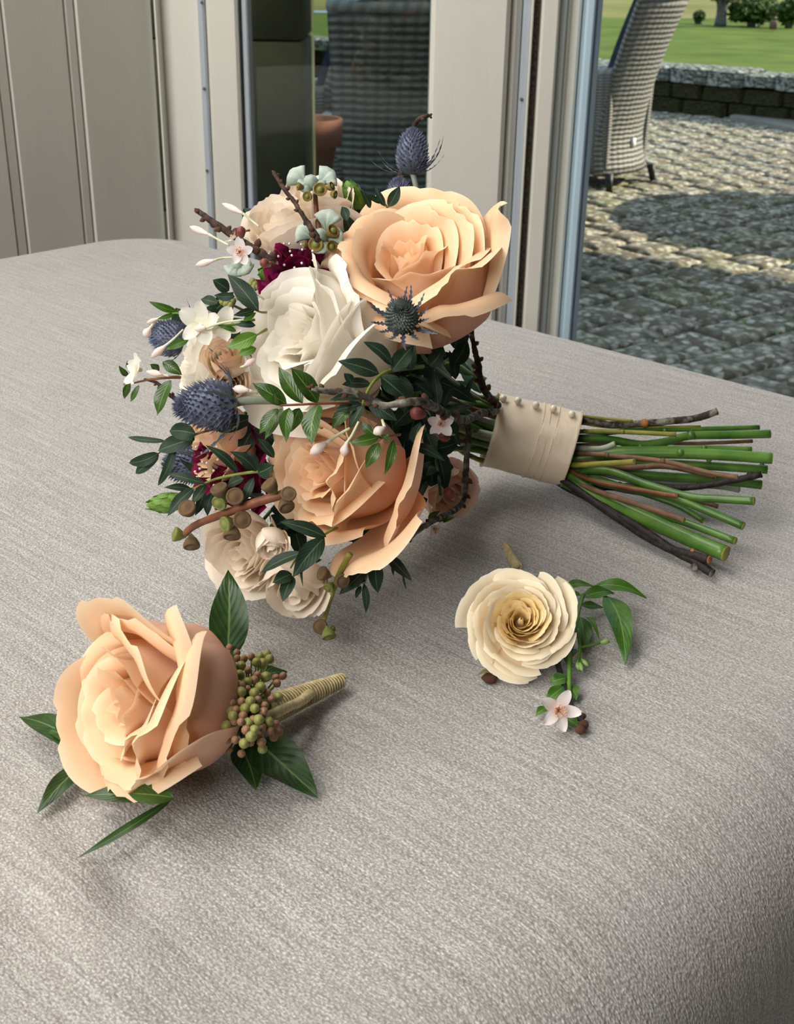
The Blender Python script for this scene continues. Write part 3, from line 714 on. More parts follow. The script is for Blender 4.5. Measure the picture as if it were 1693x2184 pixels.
# ------------------------------------------------------------------ flower builders
def sstep(t):
    t = max(0.0, min(1.0, t)); return t * t * (3 - 2 * t)
def petal(R, H, Rr, W, roll=.6, vc=.7, edge=0.0, fl=0.0, s=.12, cut=.2, tip=.03, ruff=.02, nu=12, nv=14, seed=0, pw=2.9, twist=0.0, rollskew=0.0):
    """one rose petal hugging a cup of belly radius R and height H, rim radius Rr, half width W (rad), rim rolled out by `roll`"""
    rr = random.Random(seed); ph = rr.uniform(0, 6.28); ph2 = rr.uniform(0, 6.28)
    b = [(0.10 * R, 0.0), (R * 1.25, -.02 * H), (R * 1.10, .60 * H), (Rr, H)]
    def bez(t):
        k = (1 - t); return tuple(k ** 3 * b[0][i] + 3 * k * k * t * b[1][i] + 3 * k * t * t * b[2][i] + t ** 3 * b[3][i] for i in (0, 1))
    V, F, A = [], [], []
    for i in range(nu + 1):
        u = -1 + 2 * i / nu
        vmax = 1 - cut * abs(u) ** pw + tip * math.exp(-(u / .16) ** 2) + .35 * ruff * math.sin(5 * u + ph) * (1 if abs(u) < .99 else 0)
        r, z = b[0]; pr, pz = bez(0)
        for j in range(nv + 1):
            t = j / nv; v = vmax * t
            if j:
                qr, qz = bez(min(v, 1.0)); dr, dz = qr - pr, qz - pz
                if v > 1: dr, dz = (b[3][0] - b[2][0]) * .5 / nv, (b[3][1] - b[2][1]) * .5 / nv
                ds = math.hypot(dr, dz); al = math.atan2(dr, dz)
                rl = roll * (1 + rollskew * u)
                al += rl * sstep((t - vc) / (1.001 - vc)) + edge * abs(u) ** 4 * sstep((t - .3) / .7)
                r += ds * math.sin(al); z += ds * math.cos(al); pr, pz = qr, qz
            th = u * W; rad = r * (1 + s * u * sstep(t * 1.6)) + ruff * R * math.sin(3.5 * u + ph2) * t * t
            zz = z + ruff * H * .6 * math.sin(4.0 * u + ph) * t ** 3
            cx, cy = rad * math.cos(th), rad * math.sin(th); fx, fy = rad, rad * th * .85
            tw = twist * t
            x, y = cx * (1 - fl) + fx * fl, cy * (1 - fl) + fy * fl
            V.append((x, y + tw * R, zz)); A.append(t)
    n1 = nv + 1
    for i in range(nu):
        for j in range(nv): a = i * n1 + j; F.append((a, a + 1, a + n1 + 1, a + n1))
    return V, F, A
TEA = [(2, .10, .93, .05, 150, .1, .8, .0), (3, .18, .96, .15, 115, .35, .8, .0), (3, .28, .98, .25, 100, .6, .8, .0), (3, .42, 1.0, .38, 88, .9, .82, .0),
       (4, .60, 1.02, .57, 72, 1.2, .82, .05), (4, .80, 1.03, .79, 68, 1.5, .83, .08), (5, .98, 1.0, .98, 58, 1.9, .83, .1)]
OPEN = [(2, .11, .90, .05, 150, .1, .8, .0), (3, .21, .93, .17, 110, .4, .8, .0), (3, .35, .97, .31, 96, .8, .8, .0), (3, .56, 1.02, .53, 84, 1.2, .81, .04), (4, .80, 1.04, .80, 68, 1.6, .82, .08), (4, .98, .99, 1.0, 62, 2.0, .82, .1)]
GARDEN = [(4, .09, .84, .02, 110, .0, .7, 0), (5, .18, .86, .20, 60, .3, .7, 0), (6, .27, .90, .31, 52, .3, .7, 0), (6, .36, .92, .42, 50, .4, .7, .05), (6, .46, .92, .55, 48, .5, .7, .05),
          (5, .57, .88, .70, 52, .6, .7, .1), (5, .70, .80, .88, 52, .8, .7, .15), (6, .86, .66, 1.12, 46, 1.0, .65, .25), (5, .98, .5, 1.35, 44, 1.0, .6, .35)]
BUD = [(2, .18, 1.0, .06, 150, 0, .8, 0), (3, .36, 1.02, .26, 95, .2, .8, 0), (3, .58, 1.02, .48, 80, .35, .8, .05), (4, .80, 1.0, .74, 66, .5, .8, .1), (4, 1.0, .94, .95, 56, .8, .78, .15)]
POM = [(4, .16, .95, .12, 80, .2, .7, 0), (5, .3, .98, .30, 56, .3, .7, 0), (6, .45, 1.0, .46, 46, .35, .7, 0), (6, .6, 1.0, .64, 42, .4, .7, .05), (6, .78, .96, .84, 42, .6, .7, .1), (6, .96, .86, 1.08, 40, .9, .68, .2)]
GA = 2.39996
def rose(parent, name, label, c, D, axis, S, hs, mat, layers, spin=0.0, extra=(), ruff=.018, cut=.24, green=True, up=.72, seed=1, skip=(), inner=None, rollk=1.0):
    ax = camv(*axis); org = P(c[0], c[1], D) - ax * (S * hs * up)
    fr = frame(org, ax, 0.0, 1.0, hint=camv(0, 1, 0))
    core = lathe([(S * .05, -S * .18), (S * .16, -S * .12), (S * .2, -S * .02), (S * .12, S * .08), (S * .04, S * .35 * hs), (S * .01, S * .55 * hs)], 10)
    o = add(name, core[0], core[1], mat, parent, fr, uv=[(.5, .5)] * len(core[0]), at=[.6] * len(core[0]), label=label)
    k = 0; rr = random.Random(seed)
    for li, (n, R, H, Rr, W, roll, vc, fl) in enumerate(layers):
        off = li * GA * .7 + spin
        for q in range(n):
            k += 1
            if (li, q) in skip: continue
            j = rr.uniform(.94, 1.06)
            V, F, A = petal(R * S * rr.uniform(.94, 1.06), H * S * hs * rr.uniform(.92, 1.05), Rr * S * j, math.radians(W) * rr.uniform(.92, 1.08), roll * rr.uniform(.7, 1.3) * (rollk if R > .7 else 1), vc, .0, fl, .13, cut * rr.uniform(.7, 1.3), rr.uniform(.0, .09), ruff, seed=seed * 100 + k,
                            nu=12 if R < .3 else 22, nv=12 if R < .3 else 24, rollskew=rr.uniform(-.4, .4))
            m = fr @ Matrix.Rotation(off + q * 2 * math.pi / n + rr.uniform(-.28, .28), 4, 'Z')
            link('petal', mesh('petal', V, F, inner if inner and R < .5 else mat, True, None, A), o, m)
    for e in extra:
        kw = dict(e); phi = math.radians(kw.pop('phi')); k += 1; tilt = kw.pop('tilt', 0.0); em = kw.pop('mat', mat)
        kw['R'] *= S; kw['H'] *= S * hs; kw['Rr'] *= S; kw['W'] = math.radians(kw['W'])
        V, F, A = petal(seed=seed * 100 + k, nu=24, nv=28, **kw)
        m = fr @ Matrix.Rotation(phi, 4, 'Z') @ Matrix.Rotation(tilt, 4, 'Y')
        link('petal', mesh('petal', V, F, em, True, None, A), o, m)
    if green:
        for q in range(5):
            B = fr @ Vector((S * .12 * math.cos(q * 1.257), S * .12 * math.sin(q * 1.257), -S * .1)); Tp = fr @ Vector((S * .75 * math.cos(q * 1.257), S * .75 * math.sin(q * 1.257), -S * .15))
            leaf('sepal', o, B, Tp, S * .3, M_VINE, nrm=fr.to_3x3() @ Vector((0, 0, 1)), bend=-.15)
    return o
def leaf(name, parent, B, Tp, wd, mat, bend=.08, fold=.22, nrm=None, kind='lance', tilt=None, seed=None, na=10, jag=0.0):
    rr = random.Random(seed if seed is not None else rnd.random()); d = Tp - B; L = d.length; d.normalize()
    n = Vector(nrm) if nrm is not None else (CAM - (B + Tp) / 2).normalized() + Vector((0, 0, .35)) + Vector((rr.gauss(0, .28), rr.gauss(0, .28), rr.gauss(0, .2)))
    n = (n - d * n.dot(d)).normalized(); sd_ = d.cross(n)
    if tilt: n = (n * math.cos(tilt) + sd_ * math.sin(tilt)).normalized(); sd_ = d.cross(n)
    V, F, UV = [], [], []; us = (-1, -.55, -.12, .12, .55, 1) if wd > .006 else (-1, 0, 1)
    nu = len(us); sw = rr.uniform(-.06, .06)
    for i in range(na + 1):
        t = i / na
        if kind == 'lance': h = math.sin(math.pi * (t ** .82)) ** .9 * (1 - .15 * t)
        elif kind == 'oval': h = math.sin(math.pi * (t ** .9)) ** .6
        elif kind == 'blade': h = (1 - t) ** .7 * min(1, t * 8 + .35)
        else: h = math.sin(math.pi * min(1, t ** .7)) ** .8
        h = max(h, .03 if t < .99 else .0)
        if jag and 0 < i < na: h *= (1 + jag * (1 if i % 2 else -.6))
        c = B + d * (L * t) + n * (bend * L * math.sin(math.pi * t)) + sd_ * (sw * L * math.sin(math.pi * t))
        for u in us:
            V.append(c + sd_ * (u * h * wd / 2) + n * (fold * abs(u) * h * wd / 2 + .05 * wd * math.sin(9 * t + u * 2) * abs(u))); UV.append((u, t))
        if i:
            for k in range(nu - 1): a = (i - 1) * nu + k; F.append((a, a + 1, a + nu + 1, a + nu))
    return add(name, V, F, mat, parent, uv=UV)
def sprig(parent, name, stem_pts, r, mat_stem, leaves, mat, label=None, dz=0.0, kind='lance'):
    """stem_pts: (crop, x, y[, dz]); leaves: (crop, bx, by, tx, ty, width[, dz base, dz tip])"""
    pts = [PB(p[0], p[1], p[2], dz + (p[3] if len(p) > 3 else 0)) for p in stem_pts]
    V, F = tube(pts, [r * (1 - .5 * i / max(1, len(pts) - 1)) for i in range(len(pts))], 6, 4)
    o = add(name, V, F, mat_stem, parent, label=label)
    for e in leaves:
        c, bx, by, tx, ty, wd = e[:6]; d0 = e[6] if len(e) > 6 else 0.0; d1 = e[7] if len(e) > 7 else d0 + rnd.uniform(-.006, .004)
        px, py = Q(c, bx, by); B = P(px, py, DB(px, py) + dz + d0); qx, qy = Q(c, tx, ty); Tp = P(qx, qy, min(DB(px, py) + dz + d1, DT(qx, qy) - .004))
        leaf('leaf', o, B, Tp, wd / CR[c][2] * DB(px, py) / FPX * 1.08, mat, kind=kind)
    return o
def twig(parent, pts, r, mat, buds=5, label=None, name='twig', tip=True, seed=1, pos=None):
    rr = random.Random(seed); n = len(pts)
    rad = [r * (.75 + .5 * i / (n - 1)) * rr.uniform(.9, 1.15) for i in range(n)]
    V, F = tube(pts, rad, 9, 6, .2, seed); o = add(name, V, F, mat, parent, label=label)
    sp, sr = smoothpath(pts, rad, 6); bm = mesh('bud', *lathe([(.15, 0), (.8, .5), (1, 1.1), (.7, 1.9), (.08, 2.6)], 7), M_BUD)
    for k in range(buds):
        i = int((k + rr.random()) / buds * (len(sp) - 2)) ; tg = (sp[i + 1] - sp[i]).normalized()
        a = rr.uniform(0, 6.28); x = tg.orthogonal().normalized(); x = x * math.cos(a) + tg.cross(x) * math.sin(a)
        x = (x + (CAM - sp[i]).normalized() * .4).normalized()
        link('bud', bm, o, frame(sp[i] + x * sr[i] * .5, (x - tg * .7), 0, sr[i] * rr.uniform(.7, 1.05)))
    if tip: link('bud', bm, o, frame(pts[0], (pts[0] - pts[1]), 0, rad[0] * .8))
    return o
def thistle(parent, c, D, axis, r, hgt, mat, nb, blen, label, seed=1, stem=None, up=.0):
    rr = random.Random(seed); ax = camv(*axis); org = P(c[0], c[1], D) - ax * hgt * .5; fr = frame(org, ax, rr.uniform(0, 6))
    prof = [(r * .45, 0), (r * .85, hgt * .12), (r, hgt * .34), (r * .92, hgt * .58), (r * .68, hgt * .82), (r * .3, hgt * .96), (r * .03, hgt)]
    parts = [lathe([(p * .86, z * .95) for p, z in prof], 16)]
    n = 330
    for k in range(n):
        t = .04 + .95 * (k + .5) / n; a = k * GA
        seg = t * 6; i = min(5, int(seg)); f = seg - i; pr = prof[i][0] * (1 - f) + prof[i + 1][0] * f; pz = prof[i][1] * (1 - f) + prof[i + 1][1] * f
        p = Vector((pr * .84 * math.cos(a), pr * .84 * math.sin(a), pz * .95)); d = Vector((math.cos(a), math.sin(a), .35 + 1.3 * t + (2 if t > .93 else 0))).normalized()
        l = r * rr.uniform(.2, .32); x = d.orthogonal().normalized() * r * .07; y = d.cross(x)
        parts.append(([p + x, p - x * .5 + y * .87, p - x * .5 - y * .87, p + d * l * .75 + x * .5, p + d * l * .75 - x * .5, p + d * l * 1.15], [(0, 1, 3), (1, 2, 4), (1, 4, 3), (2, 0, 3), (2, 3, 4), (3, 4, 5)]))
    V, F = join(parts); o = add('thistle', V, F, mat, parent, fr, smooth=False, label=label)
    for q in range(nb):
        a = q * 6.283 / nb + rr.uniform(-.2, .2); l = blen * rr.uniform(.65, 1.2); out = rr.uniform(.5, .95)
        B = fr @ Vector((r * .5 * math.cos(a), r * .5 * math.sin(a), 0)); Tp = fr @ Vector(((r * .5 + l * out) * math.cos(a), (r * .5 + l * out) * math.sin(a), l * (1.05 - out) * 1.3 + rr.uniform(-.1, .3) * l))
        leaf('bract', o, B, Tp, r * .26, M_BRACT, bend=-.12, fold=.3, kind='blade', nrm=fr.to_3x3() @ Vector((-math.cos(a) * .3, -math.sin(a) * .3, 1)), jag=.75, na=12)
    if stem:
        V, F = tube([fr @ Vector((0, 0, hgt * .05))] + stem, r * .17, 8, 4); add('thistle_stem', V, F, M_STEMGR, o)
    return o
NUTM = {}
def nut(parent, c, D, axis, r, green, twin=None):
    key = bool(green)
    if key not in NUTM:
        V, F = lathe([(.16, -1.5), (.30, -1.25), (.72, -.75), (1.0, -.15), (1.06, .1), (1.0, .3), (.86, .34), (.80, .26), (.55, .42), (.25, .52), (.05, .62)], 16)
        me = mesh('gumnut', V, F, [M_NUTG, M_NUT] if not green else [M_NUTG, M_NUTG])
        for p in me.polygons:
            if sum(me.vertices[i].co.z for i in p.vertices) / len(p.vertices) > -.55: p.material_index = 1
        NUTM[key] = me
    return link('gumnut', NUTM[key], parent, frame(P(c[0], c[1], D), camv(*axis), rnd.uniform(0, 6), r))
PET5 = {}
def flower5(parent, name, c, D, axis, r, mat, label=None, stamens=True, n=5, wid=.62, cup=.15, tubev=None):
    ax = camv(*axis); fr = frame(P(c[0], c[1], D), ax, rnd.uniform(0, 6))
    parts = [lathe([(r * .1, -r * .25), (r * .16, -r * .05), (r * .1, r * .04)], 8)]
    o = add(name, *parts[0], M_PBUD if stamens else M_JTUBE, parent, fr, label=label)
    for q in range(n):
        a = q * 6.283 / n; j = rnd.uniform(.88, 1.1); V, F, A = [], [], []
        for i in range(8):
            t = i / 7; hw = wid * r * .62 * math.sin(math.pi * min(1, .10 + .885 * t ** .9)) ** .5 * j
            for k in range(5):
                u = -1 + k / 2; V.append((r * .08 + r * t * j, u * hw, r * (cup * t + .12 * u * u * t + .06 * math.sin(5 * t + q)))); A.append(t)
            if i:
                for k in range(4): b = (i - 1) * 5 + k; F.append((b, b + 5, b + 6, b + 1))
        link('petal', mesh('petal', V, F, mat, True, None, A), o, fr @ Matrix.Rotation(a + rnd.uniform(-.15, .15), 4, 'Z') @ Matrix.Rotation(rnd.uniform(-.25, .1), 4, 'Y'))
    if stamens:
        ps = []
        for k in range(16):
            a = k * GA; l = r * rnd.uniform(.35, .6); d = Vector((math.cos(a) * .6, math.sin(a) * .6, .9)).normalized(); p0 = Vector((0, 0, 0)); ps.append(tube([p0, d * l], [r * .022, r * .014], 4, 1)); ps.append(xf(ball(r * .05, 6, 4), Matrix.Translation(d * l)))
        V, F = join(ps); add('stamens', V, F, M_STAM, o, fr)
    return o
def spindle(parent, name, a, b, r, mat, tail=None, label=None):   # a closed jasmine bud from its base a to its tip b
    d = (b - a); L = d.length; fr = frame(a, d)
    V, F = lathe([(r * .35, 0), (r * .5, L * .15), (r * .95, L * .42), (r * 1.0, L * .58), (r * .7, L * .82), (r * .1, L)], 9)
    o = add(name, V, F, mat, parent, fr, label=label)
    if tail: V, F = tube([a] + tail, [r * .38, r * .3, r * .25][:len(tail) + 1], 6, 3); add('flower_tube', V, F, M_JTUBE, o)
    return o
def scalebud(parent, c, D, axis, r, L, label):
    ax = camv(*axis); fr = frame(P(c[0], c[1], D) - ax * L * .5, ax)
    V, F = lathe([(r * .2, 0), (r * .75, L * .2), (r * .8, L * .5), (r * .5, L * .8), (r * .05, L)], 10); o = add('green_bud', V, F, M_SCALE, parent, fr, uv=[(.5, .5)] * len(V), label=label)
    for k in range(26):
        t = k / 26; a = k * GA; z = L * (.02 + .62 * t); rr_ = r * (.55 + .4 * math.sin(math.pi * min(1, t * 1.1)))
        B = fr @ Vector((rr_ * .8 * math.cos(a), rr_ * .8 * math.sin(a), z)); Tp = fr @ Vector((rr_ * (1.05 - .5 * t) * math.cos(a), rr_ * (1.05 - .5 * t) * math.sin(a), z + L * .42))
        leaf('scale', o, B, Tp, r * .75, M_SCALE, bend=.10, fold=-.3, nrm=fr.to_3x3() @ Vector((math.cos(a), math.sin(a), .3)), kind='oval', na=6)
    return o

# ------------------------------------------------------------------ the bouquet
bq = thing('bridal_bouquet', 'hand-tied bouquet of peach and ivory roses with thistles lying on the cloth', 'bouquet', PZ(760, 1130, T))
AX = lambda x, y, z: (x, y, z)
# three large roses
R1 = rose(bq, 'peach_rose', 'wide open peach rose at the top of the bouquet', (872, 522), .550, (-.16, .64, .76), .0305, 1.75, M_PEACH, OPEN, .4, seed=3, up=.86, extra=[
    dict(phi=150, R=1.03, H=.93, Rr=1.08, W=50, roll=2.8, vc=.76, fl=.2, cut=.1, tip=.0), dict(phi=208, R=1.05, H=.90, Rr=1.1, W=46, roll=2.6, vc=.76, fl=.25, cut=.12),
    dict(phi=292, R=1.05, H=1.05, Rr=1.42, W=40, roll=1.2, vc=.8, fl=.4, cut=.4, tip=.14, pw=2.2), dict(phi=350, R=1.0, H=1.06, Rr=1.1, W=54, roll=1.6, vc=.8, fl=.2)])
R2 = rose(bq, 'ivory_rose', 'large ivory rose in the middle of the bouquet', (632, 712), .543, (-.76, .12, .63), .0268, 1.95, M_IVORY, TEA, 1.7, seed=5, up=.86, rollk=.6, extra=[
    dict(phi=312, R=1.02, H=.90, Rr=1.0, W=50, roll=2.6, vc=.80, fl=.15, cut=.12), dict(phi=135, R=1.04, H=1.08, Rr=1.30, W=50, roll=.8, vc=.74, fl=.3, cut=.3),
    dict(phi=60, R=1.02, H=1.04, Rr=1.12, W=56, roll=.6, vc=.8, fl=.1), dict(phi=225, R=1.03, H=.98, Rr=1.03, W=54, roll=1.6, vc=.8, fl=.15)])
R3 = rose(bq, 'peach_rose', 'peach rose with one loose drooping petal below the twig', (672, 1004), .550, (-.76, -.03, .65), .0248, 2.05, M_PEACH, TEA, 2.6, seed=8, up=.86, rollk=.7, extra=[
    dict(phi=205, R=1.45, H=.86, Rr=1.95, W=46, roll=1.0, vc=.74, fl=.35, cut=.2, tip=.06, ruff=.04), dict(phi=250, R=1.35, H=.70, Rr=1.7, W=44, roll=1.3, vc=.72, fl=.3, cut=.2, tip=.05), dict(phi=30, R=1.03, H=1.02, Rr=1.12, W=50, roll=1.0, vc=.8, fl=.2)])
# spray roses
rose(bq, 'spray_rose', 'cream spray rose bud with rosy streaks near the upper twigs', (604, 480), .578, (-.35, .62, .7), .0165, 1.5, M_SPRAY, BUD, .3, seed=11, up=.5)
rose(bq, 'spray_rose', 'cream spray rose behind the frosted pods', (678, 440), .595, (.05, .75, .6), .0165, 1.7, M_SPRAY, BUD, 1.1, seed=12, up=.5)
rose(bq, 'spray_rose', 'tightly ruffled cream spray rose facing left above the big thistle', (432, 768), .575, (-.92, .12, .35), .0175, 1.25, M_IVORY, POM, .5, seed=13, up=.5, ruff=.05)
rose(bq, 'rose_bud', 'half-closed bud with rust-brown blotches', (474, 762), .552, (-.1, .5, .85), .0085, 1.7, M_RUST, BUD, .2, seed=14, up=.5)
rose(bq, 'rose_bud', 'second rust-tinted bud behind the big thistle', (482, 812), .556, (.3, -.3, .9), .0075, 1.6, M_RUST, BUD, .9, seed=15, up=.5)
rose(bq, 'spray_rose', 'shaded apricot spray rose below the big thistle', (470, 945), .585, (-.9, -.15, .4), .0185, 1.5, M_PEACH, POM, .7, seed=16, up=.5, ruff=.05)
rose(bq, 'spray_rose', 'full cream spray rose low on the left of the bouquet', (516, 1178), .576, (-.5, -.25, .8), .0185, 1.2, M_SPRAY, POM, .9, seed=17, up=.5, ruff=.05)
rose(bq, 'rose_bud', 'small closed cream bud hanging before the low spray rose', (574, 1160), .543, (.1, -.75, .6), .0068, 1.7, M_SPRAY, BUD, .9, seed=18, up=.5)
rose(bq, 'spray_rose', 'pinkish cream spray rose touching the cloth at the bottom', (630, 1250), .564, (-.25, -.65, .6), .0138, 1.5, M_SPRAY, BUD, 1.9, seed=19, up=.5, ruff=.05)
rose(bq, 'spray_rose', 'pale blush spray rose half hidden near the ribbon', (955, 1040), .66, (.3, -.5, .5), .0145, 1.5, M_BLUSH, BUD, 1.9, seed=20, up=.5)
# burgundy scabious
def scabious(c, D, axis, r, label, seed):
    rr = random.Random(seed); ax = camv(*axis); fr = frame(P(c[0], c[1], D), ax)
    V, F = join([ball(r * .55, 14, 8, .6)]); o = add('scabious', V, F, M_BURG, bq, fr, at=[.3] * len(V), label=label)
    for k in range(46):
        ring = k % 3; a = k * GA; rad = r * (.35 + .28 * ring) ; fr2 = fr @ Matrix.Translation((rad * .6 * math.cos(a), rad * .6 * math.sin(a), r * (.45 - .2 * ring))) @ Matrix.Rotation(a, 4, 'Z') @ Matrix.Rotation(.4 + .4 * ring, 4, 'Y')
        V, F, A = [], [], []
        for i in range(5):
            for j in range(4):
                t, u = i / 4, -1 + 2 * j / 3; V.append((r * (.05 * math.sin(7 * t + k) + .12 * u * u), u * r * (.1 + .2 * t), r * .55 * t * (1 - .2 * u * u) + r * .05 * math.sin(5 * u + k))); A.append(t)
            if i:
                for j in range(3): b = (i - 1) * 4 + j; F.append((b, b + 1, b + 5, b + 4))
        link('floret_petal', mesh('floret_petal', V, F, M_BURG, True, None, A), o, fr2)
    ps = []
    for k in range(34):
        a = k * GA; rad = r * .75 * math.sqrt((k + .5) / 34); p = Vector((rad * math.cos(a), rad * math.sin(a), r * (.95 - .25 * (rad / r) ** 2) + rr.uniform(-.1, .05) * r)); ps.append(xf(ball(r * .028, 6, 4), Matrix.Translation(p)))
    V, F = join(ps); add('anthers', V, F, M_ANTH, o, fr)
scabious((655, 596), .572, (-.2, .75, .6), .023, 'dark burgundy scabious with white anthers above the ivory rose', 1)
scabious((520, 1000), .592, (-.8, -.1, .55), .026, 'dark burgundy scabious deep in the left side of the bouquet', 2)
# thistles
TS = lambda px, py, d=.62: P(px, py, d)
thistle(bq, (881, 308), .60, (.02, .97, .25), .0084, .0215, M_THIS, 13, .019, 'blue thistle standing highest above the bouquet', 1, [P(888, 380, .602), P(896, 440, .606)])
thistle(bq, (852, 402), .612, (-.05, .97, .2), .0072, .016, M_THIS, 6, .012, 'blue thistle half hidden behind the top peach rose', 2)
thistle(bq, (858, 664), .508, (-.05, .25, .95), .0078, .015, M_THISG, 14, .017, 'green-grey thistle in front of the top peach rose', 3, [P(900, 720, .56), P(960, 800, .62)])
thistle(bq, (428, 862), .535, (-.93, -.08, .35), .0118, .0265, M_THIS, 16, .026, 'largest blue thistle pointing left on a pale stem', 4, [P(520, 851, .536), P(600, 852, .548), P(720, 870, .60)])
thistle(bq, (347, 712), .602, (-.9, .3, .2), .0095, .018, M_THIS, 8, .016, 'dark blue thistle behind the jasmine at the left edge', 5)
thistle(bq, (385, 990), .60, (-.9, -.1, .3), .0105, .020, M_THIS, 10, .018, 'blue thistle behind the oval leaves at lower left', 6)
thistle(bq, (748, 1222), .582, (.1, -.8, .5), .0085, .016, M_THIS, 8, .012, 'dark thistle tucked under the bottom of the bouquet', 7)
# dark small-leaved sprigs
sprig(bq, 'leaf_sprig', [(4, 1140, 610, .02), (4, 950, 635, -.006), (4, 860, 680, -.012), (4, 800, 760, -.012), (4, 770, 850, -.01), (4, 800, 900, 0)], .0011, M_SPRIG, [
    (4, 950, 600, 770, 455, 82, -.010), (4, 950, 640, 1085, 480, 108, -.008), (4, 870, 655, 615, 575, 98, -.016, -.02), (4, 880, 670, 1035, 805, 116, -.016), (4, 1060, 640, 1085, 430, 84, .004),
    (4, 1000, 660, 1030, 900, 124, .0), (4, 760, 840, 590, 880, 70, -.012), (4, 770, 850, 685, 1000, 78, -.014), (4, 800, 810, 985, 945, 100, -.012), (4, 790, 800, 560, 820, 60, -.004), (4, 700, 720, 655, 650, 60, -.004), (4, 820, 720, 640, 720, 70, .004)],
    M_EUC, 'dark green leafy sprig in the middle of the bouquet', dz=-.010)
sprig(bq, 'myrtle_sprig', [(4, 780, 850, .01), (4, 640, 835, -.006), (4, 500, 838, -.010), (4, 260, 850, -.012)], .0009, M_STEMR, [
    (4, 490, 830, 325, 615, 128, -.010), (4, 400, 835, 250, 610, 100, -.004), (4, 300, 845, 85, 710, 100, -.010), (4, 500, 842, 458, 1095, 122, -.012, -.02), (4, 318, 865, 298, 1078, 82, -.014, -.022), (4, 245, 870, 130, 1025, 86, -.010),
    (4, 270, 870, 165, 1060, 74, -.004), (4, 380, 866, 325, 1015, 84, -.006), (4, 690, 870, 580, 995, 84, -.002), (4, 240, 850, 222, 765, 36, -.012)], M_MYR, 'glossy green myrtle sprig crossing above the lower peach rose', dz=-.022)
sprig(bq, 'jasmine_sprig', [(4, 1000, 1030, 0), (4, 930, 1040, -.012), (4, 870, 1045, -.016), (4, 800, 930, -.012)], .0006, M_STEMR, [
    (4, 870, 1045, 690, 1082, 72, -.018), (4, 872, 1080, 788, 1240, 74, -.020), (4, 960, 1060, 905, 1282, 56, -.018), (4, 850, 1030, 755, 950, 56, -.014), (4, 890, 1030, 930, 1075, 44, -.018)], M_MYR, 'small dark jasmine sprig with a white bud over the lower peach rose', dz=-.016)
sprig(bq, 'leaf_sprig', [(4, 1560, 850, .0), (4, 1380, 740, .0), (4, 1250, 640, .0), (4, 1150, 560, .01), (4, 1100, 440, .012)], .0013, M_STEMG, [
    (4, 1232, 860, 1205, 635, 66, -.012), (4, 1270, 850, 1328, 725, 64, -.010), (4, 1290, 885, 1458, 850, 50, -.008), (4, 1410, 805, 1458, 665, 36, -.008), (4, 1180, 610, 1260, 508, 96, -.006), (4, 1320, 610, 1412, 440, 104, -.004), (4, 1090, 1090, 1130, 950, 84, -.014),
    (4, 1160, 1020, 1226, 1158, 84, -.010), (4, 1075, 1095, 1275, 1192, 72, -.012), (4, 1200, 800, 1085, 705, 56, -.006), (4, 1340, 690, 1300, 510, 70, .0), (4, 1300, 400, 1420, 240, 150, .002), (4, 1330, 500, 1400, 330, 130, .004), (4, 1180, 480, 1290, 340, 110, .004)],
    M_EUC, 'dark leafy stems fanning towards the ribbon')
sprig(bq, 'leaf_sprig', [(4, 1400, 330, .012), (4, 1430, 250, .004), (4, 1450, 140, .0)], .0008, M_STEMBR, [(4, 1452, 140, 1612, 62, 82, -.002), (4, 1445, 222, 1636, 165, 80, .0), (4, 1430, 260, 1540, 250, 70, .002)], M_EUC, 'two dark leaves right of the top peach rose')
# left side sprigs
sprig(bq, 'leaf_sprig', [(3, 760, 660, .01), (3, 680, 685, 0), (3, 570, 715, -.006), (3, 420, 775, -.004), (3, 310, 850, 0)], .0007, M_STEMR, [
    (3, 700, 690, 975, 600, 118, .004, .012), (3, 572, 715, 386, 692, 112, -.008), (3, 560, 745, 305, 832, 120, .0), (3, 360, 765, 95, 736, 42, -.002), (3, 312, 850, 105, 918, 78, -.004), (3, 312, 860, 150, 992, 80, .0), (3, 425, 785, 305, 1078, 58, -.008)],
    M_EUC, 'sprig of round dark leaves reaching out at the left', kind='oval')
sprig(bq, 'leaf_sprig', [(3, 1110, 970, .0), (3, 930, 985, -.004), (3, 740, 1020, -.006), (3, 630, 1060, -.006), (3, 510, 1120, -.004)], .0009, M_SPRIG, [
    (3, 630, 1060, 370, 990, 72, -.008), (3, 560, 1090, 370, 1292, 88, -.004), (3, 862, 985, 635, 792, 66, -.010), (3, 992, 975, 805, 836, 78, -.010), (3, 902, 1025, 785, 1086, 82, -.010), (3, 972, 1020, 890, 1212, 68, -.008), (3, 1000, 985, 1112, 930, 118, -.008),
    (3, 990, 960, 900, 838, 120, .006), (3, 545, 1105, 348, 1088, 54, -.004), (3, 640, 1065, 540, 1205, 74, -.004), (3, 690, 1120, 650, 1290, 70, .0), (3, 630, 1110, 565, 1285, 70, .002), (3, 1115, 880, 1000, 740, 84, .004), (3, 1100, 1180, 920, 1135, 60, -.002)],
    M_EUC, 'dark leafy sprig with yellow-green stem over the burgundy scabious')
sprig(bq, 'leaf_sprig', [(5, 760, 690, .012), (5, 700, 720, .0), (5, 560, 830, -.006), (5, 500, 915, -.008)], .0008, M_SPRIG, [
    (5, 700, 740, 440, 655, 74, -.004), (5, 560, 830, 330, 942, 82, -.010), (5, 690, 745, 512, 968, 110, -.006), (5, 508, 950, 398, 1000, 78, -.012), (5, 515, 960, 455, 1106, 78, -.012), (5, 565, 840, 570, 1022, 16, -.012)], M_EUC, 'dark sprig hanging over the lowest spray roses', dz=-.018)
